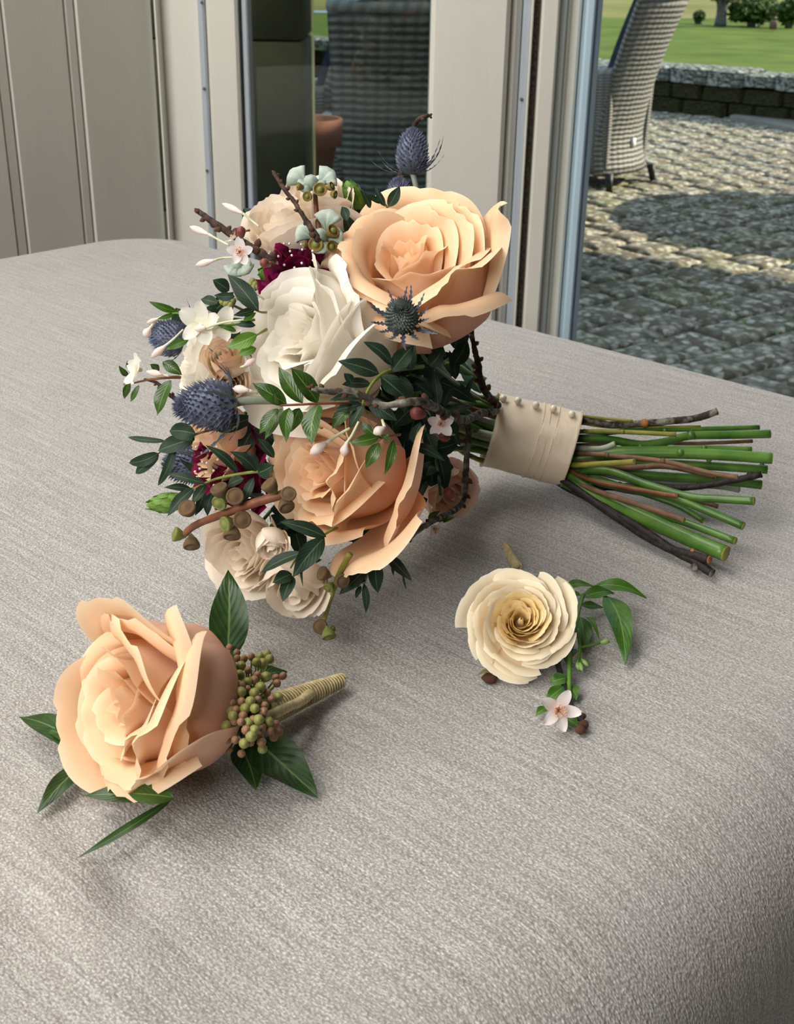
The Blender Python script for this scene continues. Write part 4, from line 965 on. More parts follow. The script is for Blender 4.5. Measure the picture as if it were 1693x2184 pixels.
sprig(bq, 'leaf_sprig', [(5, 1000, 820, .012), (5, 975, 850, .0), (5, 940, 930, -.002), (5, 915, 1000, -.004)], .0006, M_SPRIG, [
    (5, 975, 870, 990, 1056, 84, -.006), (5, 935, 905, 770, 1066, 84, -.004), (5, 920, 985, 830, 996, 36, -.006), (5, 912, 1000, 922, 1168, 42, -.006), (5, 895, 1015, 865, 1086, 30, -.004), (5, 960, 860, 872, 905, 70, .002), (5, 1040, 840, 1182, 988, 64, -.002),
    (5, 1075, 880, 1078, 960, 18, 0), (5, 1130, 950, 1150, 1036, 14, 0)], M_EUC, 'dark narrow-leaved sprig under the loose peach petal')
sprig(bq, 'leaf_sprig', [(5, 1260, 690, .012), (5, 1320, 650, .004)], .0005, M_SPRIG, [(5, 1320, 650, 1436, 622, 44, 0), (5, 1270, 640, 1340, 592, 36, .004)], M_MYR, 'single green leaf beside the lower twig')
sprig(bq, 'leaf_sprig', [(2, 1060, 1080, .014), (2, 1000, 1070, .0), (2, 840, 980, .0), (2, 720, 1000, .002)], .0006, M_SPRIG, [
    (2, 1008, 1070, 792, 815, 128, -.010), (2, 800, 930, 685, 852, 100, -.004), (2, 842, 965, 695, 960, 62, -.008), (2, 722, 1015, 605, 985, 80, .0), (2, 745, 1120, 650, 1065, 80, .004), (2, 980, 1060, 830, 1100, 56, -.004), (2, 985, 1170, 850, 1170, 58, -.004)], M_EUC, 'dark leaves left of the ivory rose')
sprig(bq, 'leaf_sprig', [(2, 1060, 1200, .01), (2, 990, 1240, -.004)], .0008, M_SPRIG, [(2, 995, 1235, 783, 1322, 108, -.012), (2, 990, 1330, 860, 1380, 70, .002)], M_LITE, 'bright green leaf left of the ivory rose')
sprig(bq, 'jasmine_sprig', [(2, 980, 1130, .0), (2, 780, 1170, -.008), (2, 600, 1120, -.010), (2, 430, 1085, -.004), (2, 310, 1120, 0)], .0007, M_VINE, [
    (2, 440, 1075, 240, 1003, 54, 0), (2, 420, 1090, 300, 1125, 36, -.002), (2, 660, 1140, 630, 1045, 30, -.010), (2, 850, 1210, 740, 1180, 40, -.010), (2, 520, 1270, 360, 1340, 60, -.004), (2, 900, 1140, 990, 1080, 44, -.008)], M_VINE, 'jasmine vine running out to the left')
sprig(bq, 'jasmine_sprig', [(3, 460, 320, .012), (3, 390, 320, .004), (3, 250, 335, .0), (3, 140, 360, 0)], .0009, M_STEMR, [
    (3, 392, 340, 300, 585, 130, -.004), (3, 110, 355, 72, 472, 52, -.002), (3, 175, 375, 115, 492, 48, -.002), (3, 100, 312, 33, 238, 42, 0), (3, 118, 275, 93, 203, 30, 0), (3, 340, 210, 475, 305, 86, .004), (3, 310, 285, 250, 228, 60, .002), (3, 135, 345, 60, 375, 26, 0)],
    M_MYR, 'jasmine shoot with a hanging leaf at the far left')
sprig(bq, 'leaf_sprig', [(1, 900, 700, .02), (1, 860, 640, .012), (1, 830, 600, .01)], .0007, M_SPRIG, [(1, 872, 645, 942, 515, 70, .004), (1, 850, 640, 785, 515, 44, .01), (1, 760, 650, 700, 540, 50, .012), (1, 620, 730, 585, 640, 60, .012), (1, 830, 620, 720, 560, 40, .012)], M_EUC, 'small leaves behind the top peach rose')
# dark inner foliage filling the head
M_FILL = M_EUC
rf = random.Random(21)
for sp in range(9):
    a0 = sp * 6.283 / 9
    st = P(900, 870, .66); tipx, tipy = 690 + 330 * math.cos(a0), 800 + 400 * math.sin(a0)
    e0 = P(tipx, tipy, min(.60, DT(tipx, tipy) - .02)); V, F = tube([P(1040, 920, .715), st, (st + e0) / 2 + Vector((0, .02, .01)), e0], [.0015, .0014, .0012, .0008], 6, 4)
    o = add('filler_sprig', V, F, M_STEMG, bq, label='dark inner foliage between the flowers')
    for k in range(15):
        t = .2 + .8 * k / 14; cx, cy = 900 + (tipx - 900) * t, 870 + (tipy - 870) * t; a = rf.uniform(0, 6.28); l = rf.uniform(60, 110)
        bx, by = cx + rf.uniform(-30, 30), cy + rf.uniform(-30, 30); tx, ty = bx + l * math.cos(a), by + l * math.sin(a)
        rho = ((tx - 690) / 395) ** 2 + ((ty - 790) / 480) ** 2
        if rho > .8: tx, ty = tx * .75 + 690 * .25, ty * .75 + 800 * .25
        d = min(DB(bx, by) + rf.uniform(.035, .06), DT(bx, by) - .012, DT(tx, ty) - .012); leaf('leaf', o, P(bx, by, d), P(tx, ty, d + rf.uniform(-.012, .012)), rf.uniform(.008, .013), M_FILL)
# scaly green buds and small green berries
scalebud(bq, (752, 408), .60, (-.35, .9, .2), .0068, .0175, 'scaly bright green bud behind the top peach rose')
scalebud(bq, (345, 1074), .588, (-.95, -.12, .2), .0058, .0195, 'scaly green bud tip at lower left')
scalebud(bq, (570, 576), .578, (-.7, .1, .5), .0052, .0125, 'round green bud beside the scabious')
def berrybunch(c, n, spread, label, D):
    V, F = tube([P(c[0] + 40, c[1] + 20, D + .015), P(c[0], c[1], D)], [.0008, .0006], 6, 2); o = add('berry_sprig', V, F, M_SPRIG, bq, label=label)
    bm = mesh('berry', *ball(1, 10, 7), M_BERG)
    for k in range(n):
        a = k * GA; r = spread * math.sqrt(k / n); link('berry', bm, o, Matrix.Translation(P(c[0] + r * math.cos(a), c[1] + r * math.sin(a) * .7, D + .0006 * (k % 3))) @ Matrix.Scale(.0017, 4))
berrybunch((538, 598), 9, 14, 'tiny green berries beside the round bud', .578)
berrybunch((478, 637), 6, 14, 'tiny green berries among the left leaves', .585)
# twigs
def tpath(c, pts, dz=-.012): return [PB(c, x, y, dz) for x, y in pts]
twig(bq, tpath(2, [(585, 372), (660, 430), (780, 510), (900, 590), (1000, 650), (1110, 730)], -.006), .0016, M_BARK, 14, 'budded dark twig pointing out at upper left', seed=1)
twig(bq, tpath(1, [(165, 432), (235, 540), (290, 610), (340, 690), (390, 765), (440, 850)], -.014), .0011, M_BARK, 11, 'budded twig in front of the upper spray rose', seed=2)
twig(bq, [P(918, 229, .607), P(895, 238, .607), P(882, 262, .609), P(866, 330, .615), P(853, 370, .615), P(850, 430, .615)], .0012, M_BARK, 6, 'slim twig behind the highest thistle', seed=3)
twig(bq, tpath(4, [(455, 742), (560, 765), (680, 760), (800, 805), (900, 850), (1050, 830), (1160, 835), (1280, 900), (1400, 940)], -.036) + tpath(4, [(1500, 900), (1590, 885)], -.012), .0017, M_BARKG, 16, 'gnarled grey-brown twig crossing the middle of the bouquet', seed=4)
twig(bq, [PB(5, 1010, 830, -.012), PB(5, 1120, 780, -.012), PB(5, 1250, 680, -.014), PB(5, 1400, 600, -.016), PB(5, 1465, 540, -.016), PB(4, 1400, 1300, -.018), PB(4, 1412, 1150, -.02), PB(4, 1420, 1010, -.02), PB(4, 1400, 940, -.02)], .0014, M_BARKG, 14, 'grey twig bending down beside the lower peach rose', seed=5)
twig(bq, tpath(4, [(1590, 215), (1525, 195), (1470, 300), (1440, 380), (1452, 480), (1480, 600), (1492, 690), (1530, 780), (1600, 850)], -.01), .0016, M_BARK, 20, 'knobbly dark twig right of the top peach rose', seed=6)
twig(bq, [PB(3, 220, 335, .004), PB(3, 300, 360, .004), PB(3, 360, 420, .004), PB(3, 430, 470, .004)], .0009, M_BARK, 4, 'short brown twig at the far left', seed=7)
# pink buds on the twigs
pbm = mesh('flower_bud', *lathe([(.3, -1.4), (.6, -1), (.85, -.4), (1, .1), (.85, .6), (.5, .95), (.05, 1.15)], 10), M_PBUD)
for (c, x, y, r, ax, lb) in ((4, 1105, 900, .0030, (-.9, .1, .4), 'pink blossom bud left of the white blossom'), (4, 1205, 1055, .0025, (-.5, -.5, .6), 'pink bud under the white blossom'), (4, 1275, 1040, .0028, (.1, -.7, .6), 'dark pink bud under the white blossom'), (4, 1300, 1395, .0034, (.3, .5, .7), 'pink bud on the bending twig'),
                             (2, 885, 515, .0022, (0, .8, .5), 'dark red bud on the upper left twig'), (2, 1050, 735, .0022, (-.6, .1, .6), 'brown-red bud at the foot of the upper left twig')):
    q = link('blossom_bud', pbm, bq, frame(PB(c, x, y, -.022), camv(*ax), 0, r)); q['label'] = lb
    V, F = tube([PB(c, x, y, -.022), PB(c, x + 60, y - 10, -.022)], .0005, 5, 1); add('bud_stalk', V, F, M_STEMR, q)
flower5(bq, 'blossom', Q(4, 1255, 965), DB(*Q(4, 1255, 965)) - .024, (-.1, .1, 1), .0064, M_BLOSSOM, 'white plum blossom near the ribbon')
flower5(bq, 'blossom', Q(2, 880, 660), DB(*Q(2, 880, 660)) - .012, (-.1, -.1, 1), .0062, M_BLOSSOM, 'pale pink blossom on the upper left twig')
flower5(bq, 'blossom', Q(2, 845, 560), DB(*Q(2, 845, 560)) - .006, (-.5, .7, .4), .005, M_BLOSSOM, 'half-open blossom behind the upper left twig')
flower5(bq, 'blossom', Q(5, 1300, 690), DB(*Q(5, 1300, 690)) - .008, (.7, -.5, .3), .0052, M_BLOSSOM, 'faded blossom on the bending twig')
# jasmine stars and buds
flower5(bq, 'jasmine_flower', Q(2, 600, 1165), DB(*Q(2, 600, 1165)) - .016, (-.3, .2, 1), .0098, M_JAS, 'white jasmine star at the upper left', False, 5, .62, .05)
flower5(bq, 'jasmine_flower', Q(2, 740, 1180), DB(*Q(2, 740, 1180)) - .008, (.3, .5, .8), .009, M_JAS, 'white jasmine star beside the ivory rose', False, 5, .62, .05)
flower5(bq, 'jasmine_flower', Q(3, 165, 265), DB(*Q(3, 165, 265)) - .004, (-.9, .1, .5), .0085, M_JAS, 'white jasmine star at the far left tip', False, 5, .75, .2)
def bud(c, a, b, wd, tail, label, dz=-.01):
    t = [PB(c, x, y, dz + .004) for x, y in tail]
    spindle(bq, 'jasmine_bud', PB(c, *a, dz), PB(c, *b, dz), wd / CR[c][2] * .57 / FPX / 2, M_JBUD, t, label)
bud(2, (900, 390), (752, 320), 48, [(960, 440), (1010, 480)], 'topmost pink-white jasmine bud')
bud(2, (660, 535), (528, 482), 50, [(740, 580), (800, 610)], 'jasmine bud below the upper left twig tip')
bud(2, (700, 715), (568, 752), 50, [(760, 700), (830, 695)], 'jasmine bud pointing left under the blossom')
bud(2, (360, 1310), (258, 1395), 52, [(420, 1260), (480, 1200)], 'jasmine bud before the left thistle')
bud(2, (250, 1190), (212, 1250), 62, [(290, 1140), (330, 1110)], 'drooping jasmine bud at the left')
bud(2, (310, 1120), (225, 1155), 30, [(380, 1095)], 'slim jasmine bud at the left')
bud(2, (640, 1185), (560, 1195), 52, [(760, 1150), (900, 1130)], 'jasmine tube lying across the white star', -.02)
bud(3, (940, 410), (825, 395), 60, [(1000, 430)], 'jasmine bud right of the big thistle')
bud(4, (545, 1080), (443, 1152), 62, [(620, 1030), (690, 990)], 'pink-tipped jasmine bud on the lower peach rose', -.036)
bud(4, (668, 1085), (650, 1165), 56, [(700, 1040), (745, 950)], 'second jasmine bud on the lower peach rose', -.036)
bud(4, (905, 985), (835, 1025), 56, [(890, 940)], 'white jasmine bud on the small dark sprig', -.034)
bud(3, (905, 240), (985, 190), 46, [(880, 250)], 'white jasmine point beside the ivory rose')
bud(2, (1010, 960), (850, 862), 40, [(1045, 990)], 'slim white jasmine bud left of the ivory rose', -.012)
bud(3, (230, 280), (330, 300), 50, [(380, 310)], 'jasmine tube at the far left')
# gumnut branches
def branch(pts, r, nuts, label, dz=-.012, mat=M_STEMR):
    V, F = tube([PB(c, x, y, dz) for c, x, y in pts], [r * (1 - .35 * i / (len(pts) - 1)) for i in range(len(pts))], 8, 5, .04); o = add('gumnut_branch', V, F, mat, bq, label=label)
    for c, x, y, w_, g, ax in nuts:
        p = Q(c, x, y); nut(o, p, DB(*p) + dz - .004, ax, w_ / CR[c][2] / 2 * .56 / FPX, g)
branch([(3, 1230, 1110), (3, 1150, 1145), (3, 980, 1195), (3, 800, 1260), (3, 600, 1335), (3, 520, 1385), (3, 500, 1410)], .0024, [
    (3, 510, 1235, 122, 0, (-.2, .5, .8)), (3, 733, 1100, 118, 0, (-.3, .75, .5)), (3, 843, 1152, 116, 0, (.05, .15, 1)), (3, 892, 1312, 118, 0, (.1, -.15, 1)), (3, 780, 1345, 110, 1, (-.6, -.2, .5)), (3, 820, 1420, 118, 0, (.0, -.85, .4)),
    (3, 432, 1415, 104, 1, (-.8, .2, .3)), (3, 540, 1490, 116, 0, (.1, -.85, .4)), (3, 735, 1195, 104, 1, (-.3, -.4, .6)), (3, 1080, 1070, 112, 0, (-.5, .6, .4)), (3, 1215, 1135, 100, 0, (.1, .3, .9)), (3, 1200, 1220, 108, 0, (.3, -.6, .5))], 'red-brown branch of ribbed gumnuts at lower left', -.016)
branch([(5, 835, 835), (5, 795, 905), (5, 760, 980), (5, 720, 1100), (5, 690, 1200), (5, 668, 1235)], .0015, [
    (5, 668, 1243, 84, 0, (-.2, .1, .9)), (5, 715, 1295, 78, 1, (.2, -.8, .4)), (5, 680, 945, 78, 0, (-.7, .3, .5)), (5, 790, 985, 82, 0, (.4, -.3, .8)), (5, 715, 1025, 60, 1, (-.3, -.5, .5)), (5, 735, 1255, 40, 1, (.5, .2, .5))], 'thin gumnut branch drooping onto the cloth', -.016, M_STEMY)
# frosted square pods with gold cups, on a straight red stalk
def podcluster(c, D, cups, caps, label, r=.0078):
    ax = camv(0, .2, 1); fr = frame(P(c[0], c[1], D), ax); V, F = ball(r * .5, 10, 6); o = add('pod_cluster', V, F, M_POD, bq, fr, label=label)
    for x, y, a, s_ in caps:                     # pale, flared pod backs
        V, F = [], []
        for i in range(5):
            t = i / 4
            for k in range(9):
                u = -1 + k / 4; th = u * .75
                V.append((math.sin(th) * t * r * s_ * 1.25, math.cos(th) * t * r * s_ * (1.25 - .18 * abs(u)) , r * .35 * math.sin(t * 2.2) * (1 - .3 * u * u) + .05 * r * math.sin(u * 9)))
            if i:
                for k in range(8): b = (i - 1) * 9 + k; F.append((b, b + 1, b + 10, b + 9))
        V2 = [(v[0], v[1], v[2] - r * .16) for v in V]; n = len(V); F2 = F + [tuple(n + i for i in reversed(q)) for q in F]
        e = [36 + k for k in range(9)]; F2 += [(e[k], e[k + 1], n + e[k + 1], n + e[k]) for k in range(8)]
        F2 += [(i * 9, (i + 1) * 9, n + (i + 1) * 9, n + i * 9) for i in range(4)] + [((i + 1) * 9 + 8, i * 9 + 8, n + i * 9 + 8, n + (i + 1) * 9 + 8) for i in range(4)]
        fp = frame(P(c[0] + x, c[1] + y, D), ax, 0, 1, camv(0, 1, 0)); fp = fp @ Matrix.Rotation(math.radians(a), 4, 'Z') @ Matrix.Rotation(-math.pi / 2, 4, 'Z')
        add('pod', V + V2, F2, M_POD, o, fp)
    for x, y, w_, axx in cups:
        q = w_ / 2 * D / FPX; fp = frame(P(c[0] + x, c[1] + y, D - .004), camv(*axx), 0, q)
        V, F = lathe([(.5, -1.1), (.85, -.5), (1.0, 0), (1.02, .16), (.9, .2), (.8, .04), (.62, -.05), (.5, .02)], 16); k = add('cup', V, F, M_GOLD, o, fp)
        V, F = lathe([(.48, -.05), (.42, .22), (.25, .38), (.08, .42)], 12); add('cup_centre', V, F, M_NUTG, k, fp) if False else None
        V, F = join([lathe([(.5, -.05), (.46, .2), (.28, .36), (.06, .42)], 12)]); add('seed', V, F, M_NUTG, o, fp)
podcluster((660, 375), .565, [(20, 15, 30, (.1, .05, 1)), (-8, 30, 22, (-.4, -.2, .9)), (45, 8, 20, (.8, .2, .5)), (52, 26, 18, (.9, -.3, .4)), (-28, 8, 18, (-.9, .1, .4))], [(-12, 4, 50, 1.0), (16, 4, -50, 1.0), (0, 0, 130, .7), (4, 0, 230, .7)], 'frosted green seed pods with gold cups on a red stalk, upper cluster')
podcluster((680, 492), .556, [(-10, 18, 32, (-.05, .0, 1)), (28, -12, 30, (.6, .3, .7)), (25, 22, 26, (.5, -.1, .8)), (-36, 18, 16, (-.9, 0, .4))], [(-18, 4, 60, .85), (12, -14, -10, 1.0), (16, 8, -70, .8), (-4, 8, 200, .8)], 'frosted green seed pods with gold cups, lower cluster above the scabious')
podcluster((500, 557), .582, [], [(0, -4, 150, .9), (6, -6, 215, .9), (10, -4, -110, .6)], 'single frosted pod under the pale pink blossom', .0066)
V, F = tube([P(668, 385, .567), P(672, 440, .566), P(680, 495, .566), P(690, 560, .575)], [.0011, .0012, .0014, .0014], 8, 4); add('pod_stalk', V, F, M_STEMR, bq, label='straight red-brown stalk of the frosted pods')

# ------------------------------------------------------------------ stems, ribbon, pearls
def satin_mat():
    m, nt, bs, out = nodes('cream_satin')
    uv = N(nt, 'ShaderNodeTexCoord').outputs['UV']; n = noise_t(nt, uv, 3.0, 3)
    c = mixc(nt, n, srgb(234, 212, 182), srgb(243, 225, 200)); nt.links.new(c, bs.inputs['Base Color'])
    bs.inputs['Roughness'].default_value = .36; bs.inputs['Specular IOR Level'].default_value = .75; bs.inputs['Sheen Weight'].default_value = .3
    w2 = N(nt, 'ShaderNodeTexWave'); w2.bands_direction = 'DIAGONAL'; w2.inputs['Scale'].default_value = 60; nt.links.new(uv, w2.inputs[0])
    h = N(nt, 'ShaderNodeMath', operation='MULTIPLY_ADD'); nt.links.new(w2.outputs[0], h.inputs[0]); h.inputs[1].default_value = .04; nt.links.new(n, h.inputs[2])
    bump(nt, bs, h.outputs[0], .35, .004); return m
M_SATIN = satin_mat()
RD = .722
ra, rb = P(1048, 915, RD), P(1224, 957, RD); rax = (rb - ra); RL = rax.length; rax.normalize()
RR0, RR1 = .0222, .0222
rx = (camv(0, 1, 0) - rax * camv(0, 1, 0).dot(rax)).normalized(); ry = rax.cross(rx)
def rpt(s_, th, r): return ra + rax * s_ + rx * (r * math.cos(th)) + ry * (r * math.sin(th))
bands = [(0.0, RL * .62, .0003), (RL * .54, RL * .80, .0006), (RL * .73, RL, .0009)]
ribbon = None
for bi, (s0, s1, up_) in enumerate(bands):
    V, F, UV = [], [], []; nth, ns = 40, 12
    for i in range(ns + 1):
        for k in range(nth):
            th = 2 * math.pi * k / nth; s_ = s0 + (s1 - s0) * i / ns + .0012 * math.sin(th + bi)
            r = RR0 + up_ + .0007 * noise.noise(Vector((s_ * 60, math.cos(th) * 2.2, math.sin(th) * 2.2))) + (.0006 * math.sin(3 * th)) + (.00015 if i in (0, ns) else 0)
            V.append(rpt(s_, th, r * (1 + .02 * math.sin(th)))); UV.append((k / nth * 6, i / ns))
        if i:
            for k in range(nth): F.append(((i - 1) * nth + k, (i - 1) * nth + (k + 1) % nth, i * nth + (k + 1) % nth, i * nth + k))
    if ribbon is None: ribbon = o = add('ribbon', V, F, M_SATIN, bq, uv=UV, label='cream satin ribbon binding the stems')
    else: o = add('ribbon_wrap', V, F, M_SATIN, ribbon, uv=UV)
    md = o.modifiers.new('thick', 'SOLIDIFY'); md.thickness = .0005; md.offset = -1
    ps = []                                       # tiny picot loops along the woven edge
    for k in range(150):
        th = 2 * math.pi * k / 150
        for s_ in ((s0, s1) if bi == 0 else ((s0, s1) if bi == 2 else (s0,))):
            ps.append(xf(([(-1, 0, -1), (1, 0, -1), (1, 0, 1), (-1, 0, 1), (0, 1.2, 0)], [(0, 1, 4), (1, 2, 4), (2, 3, 4), (3, 0, 4), (3, 2, 1, 0)]), Matrix.Translation(rpt(s_ + .0012 * math.sin(th + bi), th, (RR0 + up_ + .0004 + .0006 * math.sin(3 * th)) * (1 + .02 * math.sin(th)))) @ Matrix.Scale(.00028, 4)))
    V, F = join(ps); add('picot_edge', V, F, M_SATIN, ribbon, uv=[(0, 0)] * len(V))['kind'] = 'stuff'
prl = mesh('pearl_pin', *ball(1, 16, 10), M_PEARL)
for k, (px, py) in enumerate(((1078, 846), (1110, 851), (1149, 861), (1187, 869), (1227, 881))):
    q = link('pearl_pin', prl, bq, Matrix.Translation(P(px, py, RD - .017)) @ Matrix.Scale(.0022, 4)); q['label'] = 'small pearl pin head on the ribbon seam'
def hs_(y): return .010 + .036 * max(0.0, min(1.0, (960 - y) / 640))      # how high a stem end lies, from its place in the fan
def stem(name, pts, r, mat, knots=(), cut=None, label=None, h=None, n=10, bmp=.0):
    rm = r / CR[6][2] * .7 / FPX
    x0, y0 = pts[0]; x1, y1 = pts[-1]
    e1 = Q(6, x1, y1); D1 = DT(*e1, hs_(y1) if h is None else h); s0 = Q(6, min(x0, 560), y0 if x0 < 660 else 420 + (y0 - 420) * .4)
    out = [P(s0[0] - 36, 945 + (s0[1] - 945) * .6, RD)]; x00 = Q(6, 560, 0)[0]
    for x, y in pts:
        q = Q(6, x, y); t = max(0, min(1, (q[0] - x00) / (e1[0] - x00))); D = RD + (D1 - RD) * t ** .8; D = min(D, DT(*q) - rm * 1.6 - .001); out.append(P(q[0], q[1], D))
    V, F = tube(out, rm, n, 5, bmp, len(out)); o = add(name, V, F, mat, bq, label=label)
    for x, y, k in knots:
        q = Q(6, x, y); i = min(range(len(V)), key=lambda j: (V[j] - P(q[0], q[1], .6)).cross((P(q[0], q[1], .7) - CAM).normalized()).length + (V[j] - CAM).length * .05)
        add('node', *xf(lathe([(1, -.2), (.9, .25), (.5, .6), (.1, .75)], 8), frame(V[i], (CAM - V[i]), 0, rm * k)), cut or mat, o)
    d = (out[-1] - out[-2]).normalized(); V, F = xf(lathe([(1.02, -.05), (1.0, .06), (.6, .12), (.05, .14)], n), frame(out[-1], d, 0, rm)); add('cut_end', V, F, cut or M_STEMY, o)
    return o
stem('rose_stem', [(630, 355), (800, 362), (960, 386), (1090, 372), (1210, 342), (1400, 338), (1612, 333)], 22, M_STEMG, [(1220, 340, 1.1), (960, 395, .7)], label='green rose stem with a bent node')
stem('rose_stem', [(900, 316), (1200, 310), (1557, 300)], 13, M_STEMG, [(1100, 318, 1.2)], label='slender green stem at the top of the fan')
stem('woody_stem', [(640, 322), (870, 323), (1140, 336)], 12, M_STEMY, [(700, 322, 1.1), (870, 323, 1.1)], label='olive stem cut short')
stem('rose_stem', [(620, 455), (850, 432), (1160, 430), (1400, 440), (1622, 456)], 29, M_STEMB, [(1160, 430, .7), (1300, 465, .5)], label='thickest bright green rose stem')
stem('rose_stem', [(900, 410), (1280, 405), (1520, 412)], 16, M_STEMG, [(1280, 405, 1.0)], label='green stem behind the thickest one')
stem('thistle_stem', [(630, 402), (760, 407), (835, 382)], 15, M_STEMGR, label='grey thistle stem cut short')
stem('woody_stem', [(630, 425), (800, 440), (1080, 470), (1300, 525), (1450, 550)], 12, M_STEMBR, [(780, 438, 1.2), (1075, 470, 1.2)], label='thin reddish brown stem crossing the green ones', h=.045)
stem('woody_stem', [(610, 487), (780, 482), (932, 472)], 14, M_STEMY, label='short yellow-green stem', h=.05)
stem('rose_stem', [(600, 520), (720, 516), (830, 525), (1000, 588), (1210, 648), (1370, 660), (1535, 670)], 20, M_STEMG, [(1212, 652, 1.2)], label='green stem sloping forward with a knuckle', h=.034)
stem('woody_stem', [(590, 560), (750, 622), (960, 690), (1182, 766)], 14, M_STEMBR, [], label='brown woody stem sloping forward', h=.026)
stem('rose_stem', [(620, 585), (740, 650), (1000, 765), (1200, 855), (1392, 935)], 38, M_STEMB, [(960, 760, .5)], label='thick wet green stem nearest the viewer', h=.012)
stem('rose_stem', [(700, 600), (900, 690), (1180, 775), (1442, 872)], 18, M_STEMG, [], label='green stem above the thick wet one', h=.018)
stem('rose_stem', [(700, 560), (1100, 645), (1300, 720), (1482, 797)], 20, M_STEMG, [], label='dark green stem with a slanted cut', h=.02)
stem('twig_stem', [(640, 590), (800, 602), (950, 590), (1200, 602), (1400, 572), (1572, 536)], 17, M_BARKD, [(860, 590, 1.2), (1000, 600, 1.2), (1500, 545, 1.2)], label='dark knobbly twig stem in the middle of the fan', h=.032, bmp=.12)
stem('rose_stem', [(700, 500), (1000, 540), (1300, 560), (1568, 588)], 24, M_STEMG, [], label='green stem behind the dark twig', h=.02)
stem('rose_stem', [(700, 470), (1100, 482), (1400, 500), (1597, 512)], 22, M_STEMG, [(1560, 490, .6)], label='green stem below the thickest one', h=.03)
stem('woody_stem', [(700, 560), (1000, 622), (1150, 645)], 12, M_STEMR, [], label='short dark red stem', h=.03)
stem('woody_stem', [(800, 600), (1200, 660), (1352, 697)], 12, M_STEMBR, [], label='brown stem end low in the fan', h=.012)
stem('woody_stem', [(640, 248), (780, 256), (922, 268)], 8, M_STEMY, [], label='thin olive stem under the top twig', h=.05)
stem('woody_stem', [(640, 280), (830, 300), (1262, 297)], 8, M_STEMY, [], label='long thin olive stem', h=.046)
stem('woody_stem', [(900, 380), (1250, 380), (1522, 369)], 10, M_STEMBR, [], label='thin brown stem between green ones', h=.036)
stem('thistle_stem', [(900, 560), (1330, 592), (1456, 612)], 18, M_STEMGR, [], label='grey stem end in the fan', h=.012)
stem('rose_stem', [(760, 560), (1120, 680), (1280, 770)], 16, M_STEMG, [], label='short green stem in shadow', h=.008)
stem('woody_stem', [(700, 470), (900, 500), (1100, 495), (1340, 545)], 16, M_STEMBR, [], label='flat dark brown stem behind', h=.028)
stem('twig_stem', [(640, 262), (800, 286), (950, 282), (1100, 270), (1232, 256), (1346, 220)], 19, M_BARKG, [(985, 282, 1.25)], M_CUT, 'grey lichened twig stem with an orange cut', h=.055, bmp=.1)
stem('twig_stem', [(575, 590), (700, 652), (850, 742), (1000, 832), (1100, 900), (1232, 972), (1325, 1032)], 21, M_BARKD, [(1240, 1000, 1.0)], M_BARKG, 'black twig stem lying lowest on the cloth', h=.006, bmp=.1)
stem('twig_stem', [(900, 790), (1100, 905), (1200, 935), (1312, 966)], 20, M_BARKD, [(1235, 905, .6)], M_CUT, 'side twig with an orange cut end', h=.012, bmp=.1)
# stems gathered between the flower head and the ribbon
rs = random.Random(5)
for k in range(26):
    th = rs.uniform(0, 6.28); r_ = .020 * math.sqrt(rs.random()); e = ra + rax * RL * .4 + rx * r_ * math.cos(th) + ry * r_ * math.sin(th)
    a = k * GA; q = (820 + 60 * math.cos(a), 860 + 170 * math.sin(a)); d = P(q[0], q[1], min(.63, DT(*q) - .03)); mid = ra - rax * .012 + rx * r_ * .9 * math.cos(th) + ry * r_ * .9 * math.sin(th)
    V, F = tube([d, (d + mid) / 2 + (mid - e) * .3, mid, e], rs.uniform(.0012, .0026), 8, 4); add('inner_stem', V, F, rs.choice([M_STEMG, M_STEMG, M_STEMB, M_STEMY, M_STEMBR, M_STEMGR]), bq)

# ------------------------------------------------------------------ peach rose buttonhole
b1_ = thing('rose_buttonhole', 'peach rose buttonhole with berry cluster and twine-wrapped stem at lower left', 'buttonhole', PZ(420, 1660, T))
def pt7(x, y, h): q = Q(7, x, y); return PZ(q[0], q[1], T - .004 + h * .95)
rose(b1_, 'peach_rose', 'large peach rose with blush outer petals', (250, 1502), .464, (-.74, .06, .67), .0266, 2.05, M_PEACH, OPEN, .9, seed=31, up=.86, extra=[
    dict(phi=10, R=1.05, H=1.03, Rr=1.3, W=58, roll=.9, vc=.78, fl=.25, cut=.2), dict(phi=285, R=1.02, H=.86, Rr=1.0, W=60, roll=3.0, vc=.80, fl=.1, cut=.08),
    dict(phi=220, R=1.08, H=.92, Rr=1.12, W=40, roll=.5, vc=.7, fl=.1, cut=.25, tip=.10, pw=2.6), dict(phi=110, R=1.02, H=1.05, Rr=1.15, W=60, roll=.5, vc=.8, fl=.1)])
lv7 = [((1060, 520, .012), (1068, 57, .045), 215, M_BIGL, .06), ((1120, 900, .008), (1205, 1132, .004), 150, M_BIGL, .04), ((1190, 880, .010), (1505, 1166, .003), 230, M_BIGL, .07), ((400, 960, .010), (47, 775, .006), 150, M_BIGL, .06),
       ((400, 990, .004), (133, 1250, .003), 105, M_BIGL, .05), ((800, 1165, .012), (358, 1160, .010), 110, M_BIGL, .04), ((800, 1170, .020), (580, 1150, .018), 115, M_MYR, .10), ((790, 1180, .006), (325, 1467, .002), 50, M_BIGL, .04), ((1170, 600, .012), (1355, 555, .014), 110, M_BIGL, .1), ((330, 920, .012), (185, 840, .010), 70, M_MYR, .1)]
for B, Tp, wd, mt, bd in lv7:
    Bp, Tt = pt7(*B), pt7(*Tp); leaf('leaf', b1_, Bp, Tt, wd / CR[7][2] * .5 / FPX * 1.05, mt, bend=bd, fold=.18, nrm=(CAM - Bp).normalized() * .6 + Vector((0, 0, 1)), na=14)
